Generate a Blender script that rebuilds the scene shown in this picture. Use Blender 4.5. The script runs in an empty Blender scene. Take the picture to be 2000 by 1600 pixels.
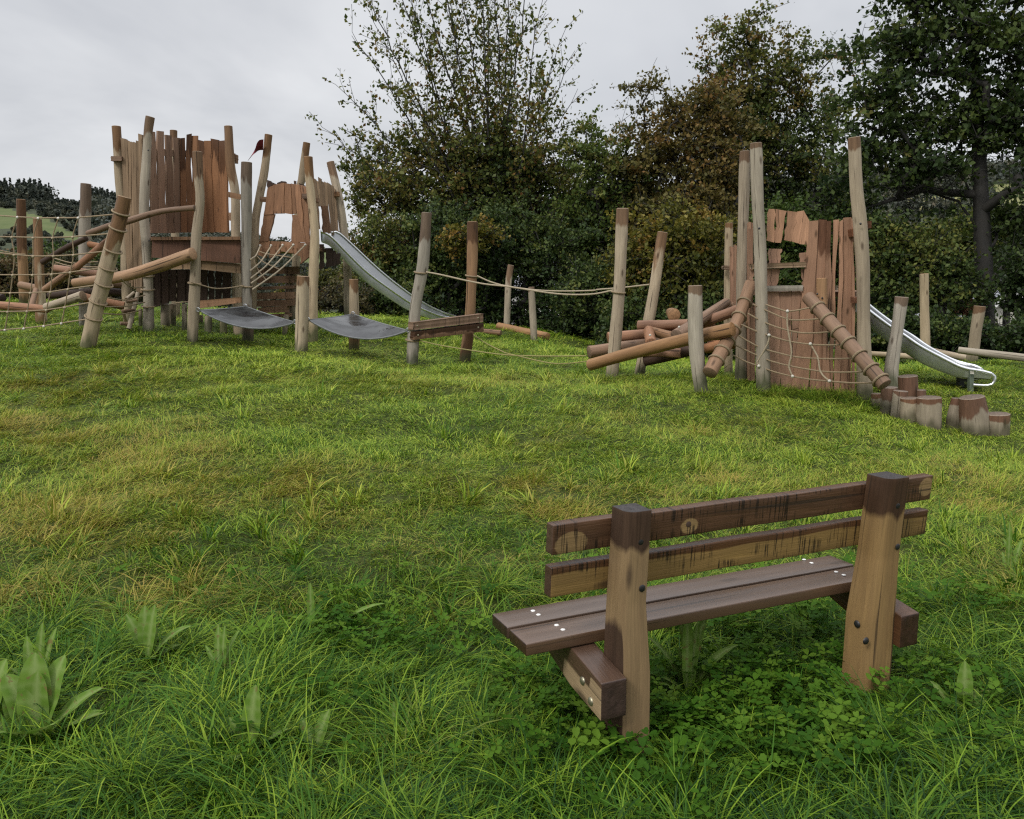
import bpy, math, random
import numpy as np
from mathutils import Vector, Matrix
R = math.radians
scene = bpy.context.scene
COL = scene.collection
rng = np.random.default_rng(7)
random.seed(7)
F = 1664.0; PITCH = 0.151; CH = 1.6
CP, SP = math.cos(PITCH), math.sin(PITCH)

# ------------------------------------------------------------------ camera
def W(px, py, D):
    """point of the place seen at photo pixel (px,py), D metres ahead of the camera"""
    u = (px - 1000.0) / F; v = (800.0 - py) / F
    dy = CP + v * SP; dz = -SP + v * CP
    return np.array([u * D / dy, D, CH + dz * D / dy])
def PX(n, D):
    return n / F * D * CP if False else n / F * D
cam = bpy.data.cameras.new('camera'); co = bpy.data.objects.new('camera', cam); COL.objects.link(co)
co.location = (0, 0, CH); co.rotation_euler = (math.pi/2 - PITCH, 0, 0)
cam.sensor_fit = 'HORIZONTAL'; cam.sensor_width = 36; cam.lens = 36 * F / 2000
cam.clip_start = 0.05; cam.clip_end = 4000
scene.camera = co

# ------------------------------------------------------------------ terrain
CTRL = [(40,594,18),(81,634,16),(166,648,15),(170,681,11.5),(250,628,14.5),(290,648,13.8),(466,659,14.2),(377,665,12.8),
        (484,669,13.3),(590,688,12.4),(691,690,13.2),(804,710,12.2),(908,705,13.2),(610,657,14.2),(680,640,16),
        (990,640,21),(1043,666,19),(1194,741,11.5),(1250,731,12.6),(1369,766,9.8),(1447,741,10.8),(1490,759,10.0),
        (1423,734,12.5),(1690,785,9.8),(1742,750,10.4),(1808,719,15),(1895,715,13.5),(1898,764,10.5),(1712,803,9.6),(1775,822,9.1),
        (1814,829,9.0),(1904,841,8.9),(1947,845,8.9),(1150,690,19),(2000,704,13)]
CT = [W(*c) for c in CTRL]
for a in [(0,1,0),(0,3,0),(-3,3,0),(3.5,3,0),(1,4,0.0),(-5,4.5,.08),(5,5,0),(-2,-3,0),(3,-3,0),(-7,2,0),(8,3,0),(0,6.5,.1),
          (-14,24,.75),(-6,26,.35),(2,27,-.25),(9,26,-.6),(16,24,-.8),(14,14,-.2),(-15,12,1.0),(-9,8,.55),(9,8,.05)]:
    CT.append(np.array(a, float))
CT = np.array(CT)
def _k(d): return np.where(d > 1e-9, d*d*np.log(d+1e-12), 0.0)
def _tps():
    n = len(CT); P = np.c_[np.ones(n), CT[:,:2]]
    K = _k(np.linalg.norm(CT[:,None,:2]-CT[None,:,:2], axis=2)) + np.eye(n)*0.9
    A = np.zeros((n+3,n+3)); A[:n,:n]=K; A[:n,n:]=P; A[n:,:n]=P.T
    return np.linalg.solve(A, np.r_[CT[:,2],0,0,0])
TW = _tps()
def sstep(a, b, x):
    t = np.clip((x-a)/(b-a), 0, 1); return t*t*(3-2*t)
def gz(x, y):
    x = np.atleast_1d(np.asarray(x,float)); y = np.atleast_1d(np.asarray(y,float))
    xc = np.clip(x,-17,17); yc = np.clip(y,-4,27)
    d = np.sqrt((xc[:,None]-CT[None,:,0])**2 + (yc[:,None]-CT[None,:,1])**2)
    z = _k(d) @ TW[:-3] + TW[-3] + TW[-2]*xc + TW[-1]*yc
    r = np.hypot(x, y)
    far = -5.5*sstep(27, 75, r)
    out = np.maximum(np.abs(x)-17, 0)
    z = z*(1-sstep(24,55,r)) + far
    z += .018*np.sin(x*2.1+1.3*np.sin(y*1.7)) + .014*np.sin(y*3.3+x*1.1) + .01*np.sin(x*5.1-y*4.3)
    return z
def G1(x, y): return float(gz(x, y)[0])

# ------------------------------------------------------------------ materials
def nm(name):
    m = bpy.data.materials.new(name); m.use_nodes = True
    nt = m.node_tree; b = nt.nodes['Principled BSDF']; return m, nt, b
def nd(nt, t, **kw):
    n = nt.nodes.new(t)
    for k, v in kw.items():
        if k == 'ins':
            for i, val in v.items(): n.inputs[i].default_value = val
        else: setattr(n, k, v)
    return n
def lk(nt, a, b): nt.links.new(a, b)
def attr(nt, name, out='Fac', typ='GEOMETRY'):
    n = nd(nt, 'ShaderNodeAttribute', attribute_name=name, attribute_type=typ); return n.outputs[out]
def vmul(nt, v, s, add=None):
    n = nd(nt, 'ShaderNodeVectorMath', operation='MULTIPLY'); lk(nt, v, n.inputs[0]); n.inputs[1].default_value = s
    return n.outputs[0]
def noise(nt, v, scale=1, detail=4, rough=.6, dist=0):
    n = nd(nt, 'ShaderNodeTexNoise'); n.inputs['Scale'].default_value = scale; n.inputs['Detail'].default_value = detail
    n.inputs['Roughness'].default_value = rough; n.inputs['Distortion'].default_value = dist
    if v is not None: lk(nt, v, n.inputs['Vector'])
    return n.outputs['Fac']
def ma(nt, op, a, b=None, c=None, clamp=False):
    n = nd(nt, 'ShaderNodeMath', operation=op, use_clamp=clamp)
    for i, v in enumerate((a, b, c)):
        if v is None: continue
        if isinstance(v, (int, float)): n.inputs[i].default_value = v
        else: lk(nt, v, n.inputs[i])
    return n.outputs[0]
def mr(nt, v, a, b, c=0., d=1.):
    n = nd(nt, 'ShaderNodeMapRange', clamp=True); lk(nt, v, n.inputs[0])
    for i, x in enumerate((a,b,c,d)): n.inputs[i+1].default_value = x
    return n.outputs[0]
def mix(nt, f, a, b, blend='MIX'):
    n = nd(nt, 'ShaderNodeMix', data_type='RGBA', blend_type=blend)
    for i, v in ((0,f),(6,a),(7,b)):
        if isinstance(v, (int,float)): n.inputs[i].default_value = v
        elif isinstance(v, tuple): n.inputs[i].default_value = (*v,1) if len(v)==3 else v
        else: lk(nt, v, n.inputs[i])
    return n.outputs[2]
def ramp(nt, f, stops):
    n = nd(nt, 'ShaderNodeValToRGB'); e = n.color_ramp.elements
    while len(e) < len(stops): e.new(.5)
    for i,(p,c) in enumerate(stops): e[i].position = p; e[i].color = (*c,1)
    lk(nt, f, n.inputs[0]); return n.outputs[0]

def wood(name, ca, cb, wet, rough=.62, end=(.30,.20,.12), alg=(.05,.06,.025), saw=False, spec=.14, wetrough=.5, streak=.7, bump=.45, sa=.7):
    m, nt, b = nm(name)
    g = attr(nt, 'grain', 'Vector')
    n1 = noise(nt, vmul(nt, g, (22,22,2.2)), 1, 5, .65, .6)
    n2 = noise(nt, vmul(nt, g, (3.5,3.5,1.1)), 1, 3, .6)
    n3 = noise(nt, vmul(nt, g, (150,150,5)), 1, 3, .7)
    col = mix(nt, mr(nt, n1, .3, .72), ca, cb)
    col = mix(nt, mr(nt, n3, .35, .7, 0., streak), col, mix(nt, .5, ca, (0.05,.035,.022)))
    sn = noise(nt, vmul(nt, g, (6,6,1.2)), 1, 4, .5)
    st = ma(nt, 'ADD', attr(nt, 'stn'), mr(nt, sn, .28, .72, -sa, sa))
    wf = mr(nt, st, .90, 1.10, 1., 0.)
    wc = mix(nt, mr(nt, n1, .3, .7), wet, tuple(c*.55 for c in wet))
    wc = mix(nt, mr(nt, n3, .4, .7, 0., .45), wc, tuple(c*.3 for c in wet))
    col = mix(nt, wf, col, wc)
    col = mix(nt, mr(nt, n2, .32, .7, 0., .6), col, mix(nt, .55, col, (0.03,.02,.014)))
    kn = nd(nt, 'ShaderNodeTexVoronoi'); kn.inputs['Scale'].default_value = 1.0; lk(nt, vmul(nt, g, (7.5,7.5,2.6)), kn.inputs['Vector'])
    col = mix(nt, mr(nt, kn.outputs['Distance'], .07, .17, .75, 0.), col, (.05,.03,.018))
    crk = noise(nt, vmul(nt, g, (34,34,.55)), 1, 2, .5)
    col = mix(nt, mr(nt, crk, .655, .69, 0., .8), col, (.03,.02,.014))
    if saw:
        s1 = noise(nt, vmul(nt, g, (5,5,140)), 1, 2, .5)
        s2 = noise(nt, vmul(nt, g, (9,9,4)), 1.4, 2, .5)
        sf = ma(nt, 'MULTIPLY', mr(nt, s1, .53, .60), mr(nt, s2, .45, .58))
        sf = ma(nt, 'MULTIPLY', sf, attr(nt, 'saw'))
        col = mix(nt, ma(nt,'MULTIPLY',sf,.85), col, (.012,.008,.006))
    pvn = nd(nt,'ShaderNodeHueSaturation'); lk(nt, col, pvn.inputs['Color']); lk(nt, mr(nt, attr(nt,'pv'), 0, 1, .66, 1.34), pvn.inputs['Value']); col = pvn.outputs[0]
    al = ma(nt, 'ADD', attr(nt, 'dbase'), mr(nt, sn, .25, .75, -.16, .16))
    col = mix(nt, mr(nt, al, .05, .2, .8, 0.), col, alg)
    en = noise(nt, vmul(nt, g, (40,40,40)), 1, 4, .6)
    col = mix(nt, attr(nt, 'endg'), col, mix(nt, mr(nt,en,.3,.7), end, tuple(c*.5 for c in end)))
    rnd = nd(nt, 'ShaderNodeObjectInfo').outputs['Random']
    hv = nd(nt, 'ShaderNodeHueSaturation'); lk(nt, col, hv.inputs['Color'])
    lk(nt, mr(nt, rnd, 0, 1, .8, 1.16), hv.inputs['Value'])
    r2 = ma(nt, 'FRACT', ma(nt, 'MULTIPLY', rnd, 7.31)); lk(nt, mr(nt, r2, 0, 1, .85, 1.12), hv.inputs['Saturation'])
    lk(nt, hv.outputs[0], b.inputs['Base Color'])
    lk(nt, ma(nt, 'ADD', mr(nt, wf, 0, 1, rough, wetrough), mr(nt, n1, .3,.7,-.08,.08)), b.inputs['Roughness'])
    b.inputs['Specular IOR Level'].default_value = spec
    bp = nd(nt, 'ShaderNodeBump'); bp.inputs['Strength'].default_value = bump; bp.inputs['Distance'].default_value = .006
    lk(nt, ma(nt,'ADD',n1,ma(nt,'MULTIPLY',n3,.5)), bp.inputs['Height']); lk(nt, bp.outputs[0], b.inputs['Normal'])
    return m
M = {}
M['pale']  = wood('weathered_post_wood', (.49,.40,.28), (.29,.228,.155), (.245,.145,.080), end=(.26,.17,.10))
M['grey']  = wood('grey_post_wood', (.44,.39,.31), (.28,.243,.19), (.22,.148,.095), end=(.22,.15,.1))
M['orange']= wood('orange_log_wood', (.41,.235,.115), (.25,.138,.070), (.17,.085,.04), rough=.5, end=(.34,.19,.09))
M['red']   = wood('red_brown_log_wood', (.38,.195,.108), (.225,.112,.065), (.14,.07,.042), rough=.55, end=(.24,.12,.065))
M['brown'] = wood('brown_log_wood', (.30,.180,.108), (.175,.106,.066), (.105,.060,.037), rough=.55, end=(.2,.13,.085))
M['plank'] = wood('brown_plank_wood', (.30,.176,.104), (.178,.106,.066), (.10,.052,.030), rough=.6, end=(.15,.09,.055))
M['oplank']= wood('orange_plank_wood', (.33,.165,.082), (.205,.102,.053), (.135,.066,.034), rough=.58, end=(.16,.085,.045))
M['rplank']= wood('red_plank_wood', (.20,.088,.048), (.125,.058,.034), (.075,.036,.022), rough=.58, end=(.11,.05,.03))
M['pplank']= wood('pink_brown_plank_wood', (.50,.295,.195), (.33,.195,.130), (.23,.115,.070), rough=.62, end=(.2,.115,.075))
M['gplank']= wood('grey_plank_wood', (.36,.25,.155), (.225,.155,.098), (.095,.056,.036), rough=.65, end=(.16,.11,.08))
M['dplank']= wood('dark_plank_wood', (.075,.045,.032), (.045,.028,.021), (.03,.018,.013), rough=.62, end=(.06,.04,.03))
M['stump'] = wood('stump_wood', (.40,.335,.245), (.24,.198,.143), (.21,.108,.064), rough=.65, end=(.155,.115,.085), alg=(.06,.055,.03))
M['bpost'] = wood('bench_post_wood', (.345,.215,.080), (.205,.120,.045), (.085,.045,.024), rough=.55, end=(.055,.048,.047), streak=.7, wetrough=.45, sa=.32, alg=(.09,.052,.022))
M['brail'] = wood('bench_rail_wood', (.345,.228,.098), (.215,.136,.058), (.125,.064,.034), rough=.5, end=(.085,.05,.035), saw=True, wetrough=.34, streak=.55, spec=.3, sa=.3)
M['bseat'] = wood('bench_seat_wood', (.130,.076,.044), (.080,.046,.029), (.07,.040,.026), rough=.30, end=(.045,.022,.014), spec=.6, wetrough=.27, streak=.35, bump=.12)
M['bbeam'] = wood('bench_beam_wood', (.40,.27,.13), (.26,.17,.082), (.10,.05,.026), rough=.5, end=(.05,.027,.018), wetrough=.36, spec=.35, sa=.35)

def simple(name, col, rough=.5, metal=0., spec=.5, var=.15, sc=8):
    m, nt, b = nm(name)
    tc = nd(nt, 'ShaderNodeTexCoord').outputs['Object']
    n = noise(nt, tc, sc, 5, .65)
    lk(nt, mix(nt, mr(nt,n,.3,.7), tuple(c*(1-var) for c in col), tuple(min(1,c*(1+var)) for c in col)), b.inputs['Base Color'])
    lk(nt, mr(nt, n, .3,.7, rough*.85, min(1,rough*1.15)), b.inputs['Roughness'])
    b.inputs['Metallic'].default_value = metal; b.inputs['Specular IOR Level'].default_value = spec
    return m
M['rope'] = simple('rope_fibre', (.21,.155,.092), .85, var=.3, sc=60)
M['rope_grn'] = simple('mossy_rope_fibre', (.22,.19,.07), .85, var=.3, sc=60)
M['rope_pale'] = simple('pale_rope_fibre', (.30,.245,.165), .8, var=.25, sc=60)
M['clamp'] = simple('pale_plastic_clamp', (.48,.45,.39), .4)
M['steel'] = simple('brushed_steel', (.46,.47,.48), .34, .85, var=.1, sc=5)
M['steelrail'] = simple('bright_steel_tube', (.66,.67,.68), .24, .9, var=.06, sc=12)
M['dsteel'] = simple('dark_painted_steel', (.035,.037,.036), .5)
M['gsteel'] = simple('green_grey_steel', (.10,.125,.09), .5)
M['black'] = simple('black_plastic_plug', (.012,.011,.011), .45)
M['bolt'] = simple('galvanised_bolt_head', (.32,.29,.2), .38, .8)
M['screw'] = simple('white_screw_cap', (.70,.68,.64), .3, .25)
M['flag'] = simple('dark_red_flag_cloth', (.16,.018,.03), .7, var=.25)
# wet rubber mat
m, nt, b = nm('wet_black_rubber'); tc = nd(nt,'ShaderNodeTexCoord').outputs['Object']
n1 = noise(nt, tc, 3.2, 5, .6); n2 = noise(nt, tc, 40, 3, .6)
lk(nt, mix(nt, mr(nt,n1,.35,.65), (.010,.010,.011), (.035,.037,.037)), b.inputs['Base Color'])
st = noise(nt, vmul(nt, tc, (2.,9.,3.)), 1, 4, .6); lk(nt, mr(nt, st, .42, .58, .05, .42), b.inputs['Roughness'])
bp = nd(nt,'ShaderNodeBump'); bp.inputs['Strength'].default_value=.10; bp.inputs['Distance'].default_value=.05; lk(nt, n1, bp.inputs['Height']); lk(nt, bp.outputs[0], b.inputs['Normal'])
M['rubber'] = m
M['rubber_edge'] = simple('pale_rubber_edge', (.11,.115,.115), .3, var=.3, sc=14)  # rim rubber coloured lighter than the mat

# ------------------------------------------------------------------ mesh builder
class MB:
    def __init__(s): s.v=[]; s.f=[]; s.a={'grain':[],'stn':[],'dbase':[],'endg':[],'saw':[],'pv':[]}
    def add(s, verts, faces, grain=None, stn=9., dbase=9., endg=0., saw=0., pv=.5):
        o = len(s.v); n = len(verts)
        s.v += [tuple(map(float, p)) for p in verts]; s.f += [tuple(i+o for i in f) for f in faces]
        g = verts if grain is None else grain
        s.a['grain'] += [tuple(map(float,p)) for p in g]
        for k, val in (('stn',stn),('dbase',dbase),('endg',endg),('saw',saw),('pv',pv)):
            s.a[k] += [float(val)]*n if np.isscalar(val) else [float(x) for x in val]
        return o
    def build(s, name, mat, parent=None, origin=None, smooth=True, attrs=True):
        me = bpy.data.meshes.new(name)
        org = np.array(parent.location if parent is not None and parent.parent is None else
                       (np.array(parent.location)+np.array(parent.parent.location) if parent is not None else
                        (origin if origin is not None else (0,0,0))), float)
        if parent is not None: org = WORLD[parent.name]
        V = np.array(s.v, float) - org
        me.from_pydata([tuple(p) for p in V], [], s.f)
        if attrs:
            a = me.attributes.new('grain','FLOAT_VECTOR','POINT'); a.data.foreach_set('vector', np.array(s.a['grain'],np.float32).ravel())
            for k in ('stn','dbase','endg','saw','pv'):
                a = me.attributes.new(k,'FLOAT','POINT'); a.data.foreach_set('value', np.array(s.a[k],np.float32))
        me.materials.append(mat)
        if smooth:
            me.polygons.foreach_set('use_smooth', [True]*len(me.polygons))
            try: me.set_sharp_from_angle(angle=R(42))
            except Exception: pass
        o = bpy.data.objects.new(name, me); COL.objects.link(o)
        if parent is not None: o.parent = parent; WORLD[o.name] = org
        else: o.location = org; WORLD[o.name] = org
        return o
WORLD = {}
def tag(o, label=None, cat=None, group=None, kind=None):
    if label: o['label'] = label
    if cat: o['category'] = cat
    if group: o['group'] = group
    if kind: o['kind'] = kind
    return o
def thing(name, label, cat, loc, group=None):
    o = bpy.data.objects.new(name, None); COL.objects.link(o); o.location = tuple(map(float, loc)); o.empty_display_size = .2
    WORLD[o.name] = np.array(loc, float); return tag(o, label, cat, group)

def catmull(P, n):
    P = np.array(P, float)
    if len(P) == 2: return P[0] + (P[1]-P[0])*np.linspace(0,1,n)[:,None]
    Q = np.vstack([2*P[0]-P[1], P, 2*P[-1]-P[-2]])
    seg = np.r_[0, np.cumsum(np.linalg.norm(np.diff(P,axis=0),axis=1))]
    out = []
    for t in np.linspace(0, seg[-1], n):
        i = min(np.searchsorted(seg, t, 'right')-1, len(P)-2); i = max(i,0)
        u = (t-seg[i])/max(seg[i+1]-seg[i],1e-9)
        a,b_,c,d = Q[i],Q[i+1],Q[i+2],Q[i+3]
        out.append(.5*((2*b_)+(-a+c)*u+(2*a-5*b_+4*c-d)*u*u+(-a+3*b_-3*c+d)*u**3))
    return np.array(out)
def frames(P):
    T = np.gradient(P, axis=0); T /= np.linalg.norm(T,axis=1)[:,None]+1e-12
    x = np.cross(T[0], (0,1,0)) if abs(T[0][1])<.9 else np.cross(T[0],(1,0,0))
    x /= np.linalg.norm(x); X=[x]
    for t in T[1:]:
        x = X[-1]-t*np.dot(X[-1],t); x/=np.linalg.norm(x)+1e-12; X.append(x)
    X=np.array(X); return T, X, np.cross(T,X)
def log(mb, pts, radii, seg=16, wob=.055, seed=0, stain=0., foot_dark=0., step=.11, rings=None, base_alg=True, facet=0, endv=1.):
    """irregular round timber from pts[0] (foot) to pts[-1] (head)"""
    L = sum(np.linalg.norm(np.array(pts[i+1])-np.array(pts[i])) for i in range(len(pts)-1))
    n = rings or max(4, int(L/step))
    P = catmull(pts, n); T,X,Y = frames(P)
    s = np.r_[0,np.cumsum(np.linalg.norm(np.diff(P,axis=0),axis=1))]
    rr = np.interp(s/s[-1], np.linspace(0,1,len(radii)), radii)
    rs = np.random.default_rng(seed+11)
    ph = rs.uniform(0,6.28,8); fr = rs.uniform(1.5,5,8); off = rs.uniform(0,50,3)
    a = np.arange(seg)/seg*2*math.pi
    V=[];Gr=[];S=[];B=[]
    for i in range(n):
        k = 1 + wob*(np.sin(a*2+ph[0]+s[i]*fr[0])*.5 + np.sin(a*3+ph[1]-s[i]*fr[1])*.35 + .5*np.sin(s[i]*fr[2]*1.3+ph[2]) + .3*np.sin(a+ph[3]+s[i]*fr[3]))
        k += wob*.25*rs.normal(0,1,seg)*.5
        if facet: k *= (math.cos(math.pi/facet)/np.cos((a+ph[5]) % (2*math.pi/facet)-math.pi/facet))*.5+.5
        r = rr[i]*k
        ring = P[i] + X[i]*(np.cos(a)*r)[:,None] + Y[i]*(np.sin(a)*r)[:,None]
        V.append(ring); Gr.append(np.c_[np.cos(a)*r, np.sin(a)*r, np.full(seg,s[i])]+off)
        d = s[-1]-s[i]
        q = 9.
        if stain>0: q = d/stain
        if foot_dark>0: q = min(q, s[i]/foot_dark)
        S.append(np.full(seg, q)); B.append(np.full(seg, s[i] if base_alg else 9.))
    V=np.vstack(V);Gr=np.vstack(Gr);S=np.hstack(S);B=np.hstack(B)
    faces=[(i*seg+j, i*seg+(j+1)%seg, (i+1)*seg+(j+1)%seg, (i+1)*seg+j) for i in range(n-1) for j in range(seg)]
    mb.add(V,faces,Gr,S,B,0.)
    for e,(i,sg) in enumerate(((0,-1),(n-1,1))):
        ring=V[i*seg:(i+1)*seg]; c=P[i]; r1=c+(ring-c)*.99; r2=c+(ring-c)*.9+T[i]*sg*rr[i]*.07
        cv=np.vstack([r1,r2,[c+T[i]*sg*rr[i]*.075]])
        fs=[(j,(j+1)%seg,seg+(j+1)%seg,seg+j) if sg>0 else (j,seg+j,seg+(j+1)%seg,(j+1)%seg) for j in range(seg)]
        fs+=[(seg+j,seg+(j+1)%seg,2*seg) if sg>0 else (seg+j,2*seg,seg+(j+1)%seg) for j in range(seg)]
        mb.add(cv,fs,cv*1.0+off,9.,9.,[.3*endv]*seg+[endv]*(seg+1))
def tube(mb, pts, r, seg=7, step=.06, smooth=True, closed=False):
    pts=[np.array(p,float) for p in pts]
    L=sum(np.linalg.norm(pts[i+1]-pts[i]) for i in range(len(pts)-1)); n=max(len(pts),int(L/step)+2) if smooth else len(pts)
    P=catmull(pts,n) if smooth else np.array(pts); T,X,Y=frames(P)
    a=np.arange(seg)/seg*2*math.pi; n=len(P)
    V=np.vstack([P[i]+X[i]*(np.cos(a)*r)[:,None]+Y[i]*(np.sin(a)*r)[:,None] for i in range(n)])
    fs=[(i*seg+j,i*seg+(j+1)%seg,(i+1)*seg+(j+1)%seg,(i+1)*seg+j) for i in range(n-1) for j in range(seg)]
    fs+=[tuple(range(seg-1,-1,-1)),tuple((n-1)*seg+j for j in range(seg))]
    mb.add(V,fs)
def ring(mb, c, axis, rad, r=.012, seg=20, q=6):
    ax=np.array(axis,float); ax/=np.linalg.norm(ax); x=np.cross(ax,(0,1,0)); x/=np.linalg.norm(x)+1e-9; y=np.cross(ax,x)
    a=np.arange(seg)/seg*2*math.pi; bq=np.arange(q)/q*2*math.pi; V=[]
    for t in a:
        d=x*math.cos(t)+y*math.sin(t)
        for u in bq: V.append(np.array(c)+d*(rad+r*math.cos(u))+ax*r*math.sin(u))
    mb.add(V,[(i*q+j,((i+1)%seg)*q+j,((i+1)%seg)*q+(j+1)%q,i*q+(j+1)%q) for i in range(seg) for j in range(q)])
def dome(mb, c, nrm, r, h, seg=12, rows=3):
    nrm=np.array(nrm,float); nrm/=np.linalg.norm(nrm); x=np.cross(nrm,(0.3,.2,1)); x/=np.linalg.norm(x); y=np.cross(nrm,x)
    V=[];fs=[]
    for k in range(rows+1):
        t=k/(rows+1)*math.pi/2
        for j in range(seg):
            a=j/seg*2*math.pi; V.append(np.array(c)+(x*math.cos(a)+y*math.sin(a))*r*math.cos(t)+nrm*h*math.sin(t))
    V.append(np.array(c)+nrm*h)
    for k in range(rows):
        for j in range(seg): fs.append((k*seg+j,k*seg+(j+1)%seg,(k+1)*seg+(j+1)%seg,(k+1)*seg+j))
    for j in range(seg): fs.append((rows*seg+j,rows*seg+(j+1)%seg,(rows+1)*seg))
    mb.add(V,fs)
def quadplank(mb, TL, TR, BR, BL, th=.03, seed=0, stain=0., wane=.006, n=7, back=None):
    """board whose visible face has the four given corners; th metres thick, waney long edges"""
    TL,TR,BR,BL=[np.array(p,float) for p in (TL,TR,BR,BL)]
    nrm=np.cross(TR-TL,BL-TL); nrm/=np.linalg.norm(nrm)
    if nrm[1]<0: nrm=-nrm          # away from the camera
    rs=np.random.default_rng(seed+3); off=rs.uniform(0,40,3)
    V=[];Gr=[];S=[]; L=np.linalg.norm(BL-TL); wv=(TR-TL)/np.linalg.norm(TR-TL)
    e1=rs.normal(0,wane,n); e2=rs.normal(0,wane,n)
    for i in range(n):
        t=i/(n-1); a=TL+(BL-TL)*t+wv*e1[i]; b_=TR+(BR-TR)*t+wv*e2[i]
        w=np.linalg.norm(b_-a)
        bow=nrm*rs.normal(0,.002)
        for p,gx,gy in ((a,0,0),(b_,w,0),(b_+nrm*th,w,th),(a+nrm*th,0,th)):
            V.append(p+bow); Gr.append(np.array([gx,gy,t*L])+off); S.append(t*L/stain if stain>0 else 9.)
    fs=[]
    for i in range(n-1):
        for j in range(4): fs.append((i*4+j,(i+1)*4+j,(i+1)*4+(j+1)%4,i*4+(j+1)%4))
    fs+=[(0,1,2,3),((n-1)*4+3,(n-1)*4+2,(n-1)*4+1,(n-1)*4)]
    mb.add(V,fs,Gr,S,9.,0.,0.,rs.uniform(.12,.88))
def beamq(mb, a, b, h, th, seed=0, up=(0,0,1), stain=0.):
    """board from a to b (top edge of the face nearest the camera), h deep along -up, th thick away from the camera"""
    a=np.array(a,float); b=np.array(b,float); up=np.array(up,float)
    quadplank(mb, a-up*h, a, b, b-up*h, th, seed, stain, wane=.003)
def gridbox(mb, dims, fmap, res=.02, r=.006, wetf=None, sawf=None, endaxis=0, seed=0, gaxis=0, alg=False):
    """rounded box 0..dims, fmap maps local points to the place; wetf gives the stain field"""
    off=np.random.default_rng(seed).uniform(0,40,3)
    ax=[]
    for L in dims:
        n=max(2,int(L/res)); c=np.linspace(r,L-r,n); ax.append(np.r_[0,r*.35,c,L-r*.35,L])
    idx={};V=[];fs=[]
    def vid(i,j,k):
        key=(i,j,k)
        if key not in idx: idx[key]=len(V); V.append((ax[0][i],ax[1][j],ax[2][k]))
        return idx[key]
    n0,n1,n2=[len(a) for a in ax]
    for (d,side) in ((0,0),(0,1),(1,0),(1,1),(2,0),(2,1)):
        o1,o2=[q for q in range(3) if q!=d]; lim=[n0,n1,n2]; fixed=0 if side==0 else lim[d]-1
        for i in range(lim[o1]-1):
            for j in range(lim[o2]-1):
                q=[]
                for (a_,b_) in ((0,0),(1,0),(1,1),(0,1)):
                    t=[0,0,0]; t[d]=fixed; t[o1]=i+a_; t[o2]=j+b_; q.append(vid(*t))
                flip=(side==0)^(d==1)
                fs.append(tuple(q[::-1]) if flip else tuple(q))
    V=np.array(V); D=np.array(dims); inner=np.clip(V,r,D-r); dv=V-inner; ln=np.linalg.norm(dv,axis=1)
    V2=np.where(ln[:,None]>1e-9, inner+dv/np.maximum(ln,1e-9)[:,None]*r, V)
    wet=wetf(V2) if wetf else 9.
    saw=sawf(V2) if sawf else 0.
    e=((V[:,endaxis]<r*.2)|(V[:,endaxis]>D[endaxis]-r*.2)).astype(float)
    g=V2.copy()
    if gaxis!=2: g[:,[gaxis,2]]=g[:,[2,gaxis]]
    mb.add(fmap(V2),fs,g+off,wet,(V2[:,2] if alg else 9.),e,saw)

# ------------------------------------------------------------------ posts
SEED=[100]
def sd(): SEED[0]+=1; return SEED[0]
def post(pix, D, wb, wt, mat='pale', stain=.2, parent=None, name='post', label=None, cat='post', group=None, sink=.18, facet=0, seed=None, wob=.085, tint=None, foot_dark=0.):
    """pix: photo pixels from foot to head"""
    Ds=np.linspace(D[0],D[1],len(pix)) if isinstance(D,(tuple,list)) else [D]*len(pix)
    P=[W(x,y,d) for (x,y),d in zip(pix,Ds)]
    d=P[0]-P[1]; d/=np.linalg.norm(d)
    foot=P[0].copy(); P=[P[0]+d*sink]+P
    mb=MB(); log(mb,P,[PX(wb,Ds[0])/2,PX((wb+wt)/2,Ds[0])/2,PX(wt,Ds[-1])/2],seg=18,seed=seed or sd(),stain=stain,facet=facet,wob=wob,foot_dark=foot_dark)
    # algae measured from the ground
    mb.a['dbase']=[x-sink if x<8 else x for x in mb.a['dbase']]
    o=mb.build(name,M[mat],parent,origin=foot)
    if parent is None: tag(o,label,cat,group)
    return o
def bolthole(mb, px, py, D, r=.014):
    c=W(px,py,D); dome(mb,c,(0,-1,.05),r,r*.4,10,2)
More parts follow.
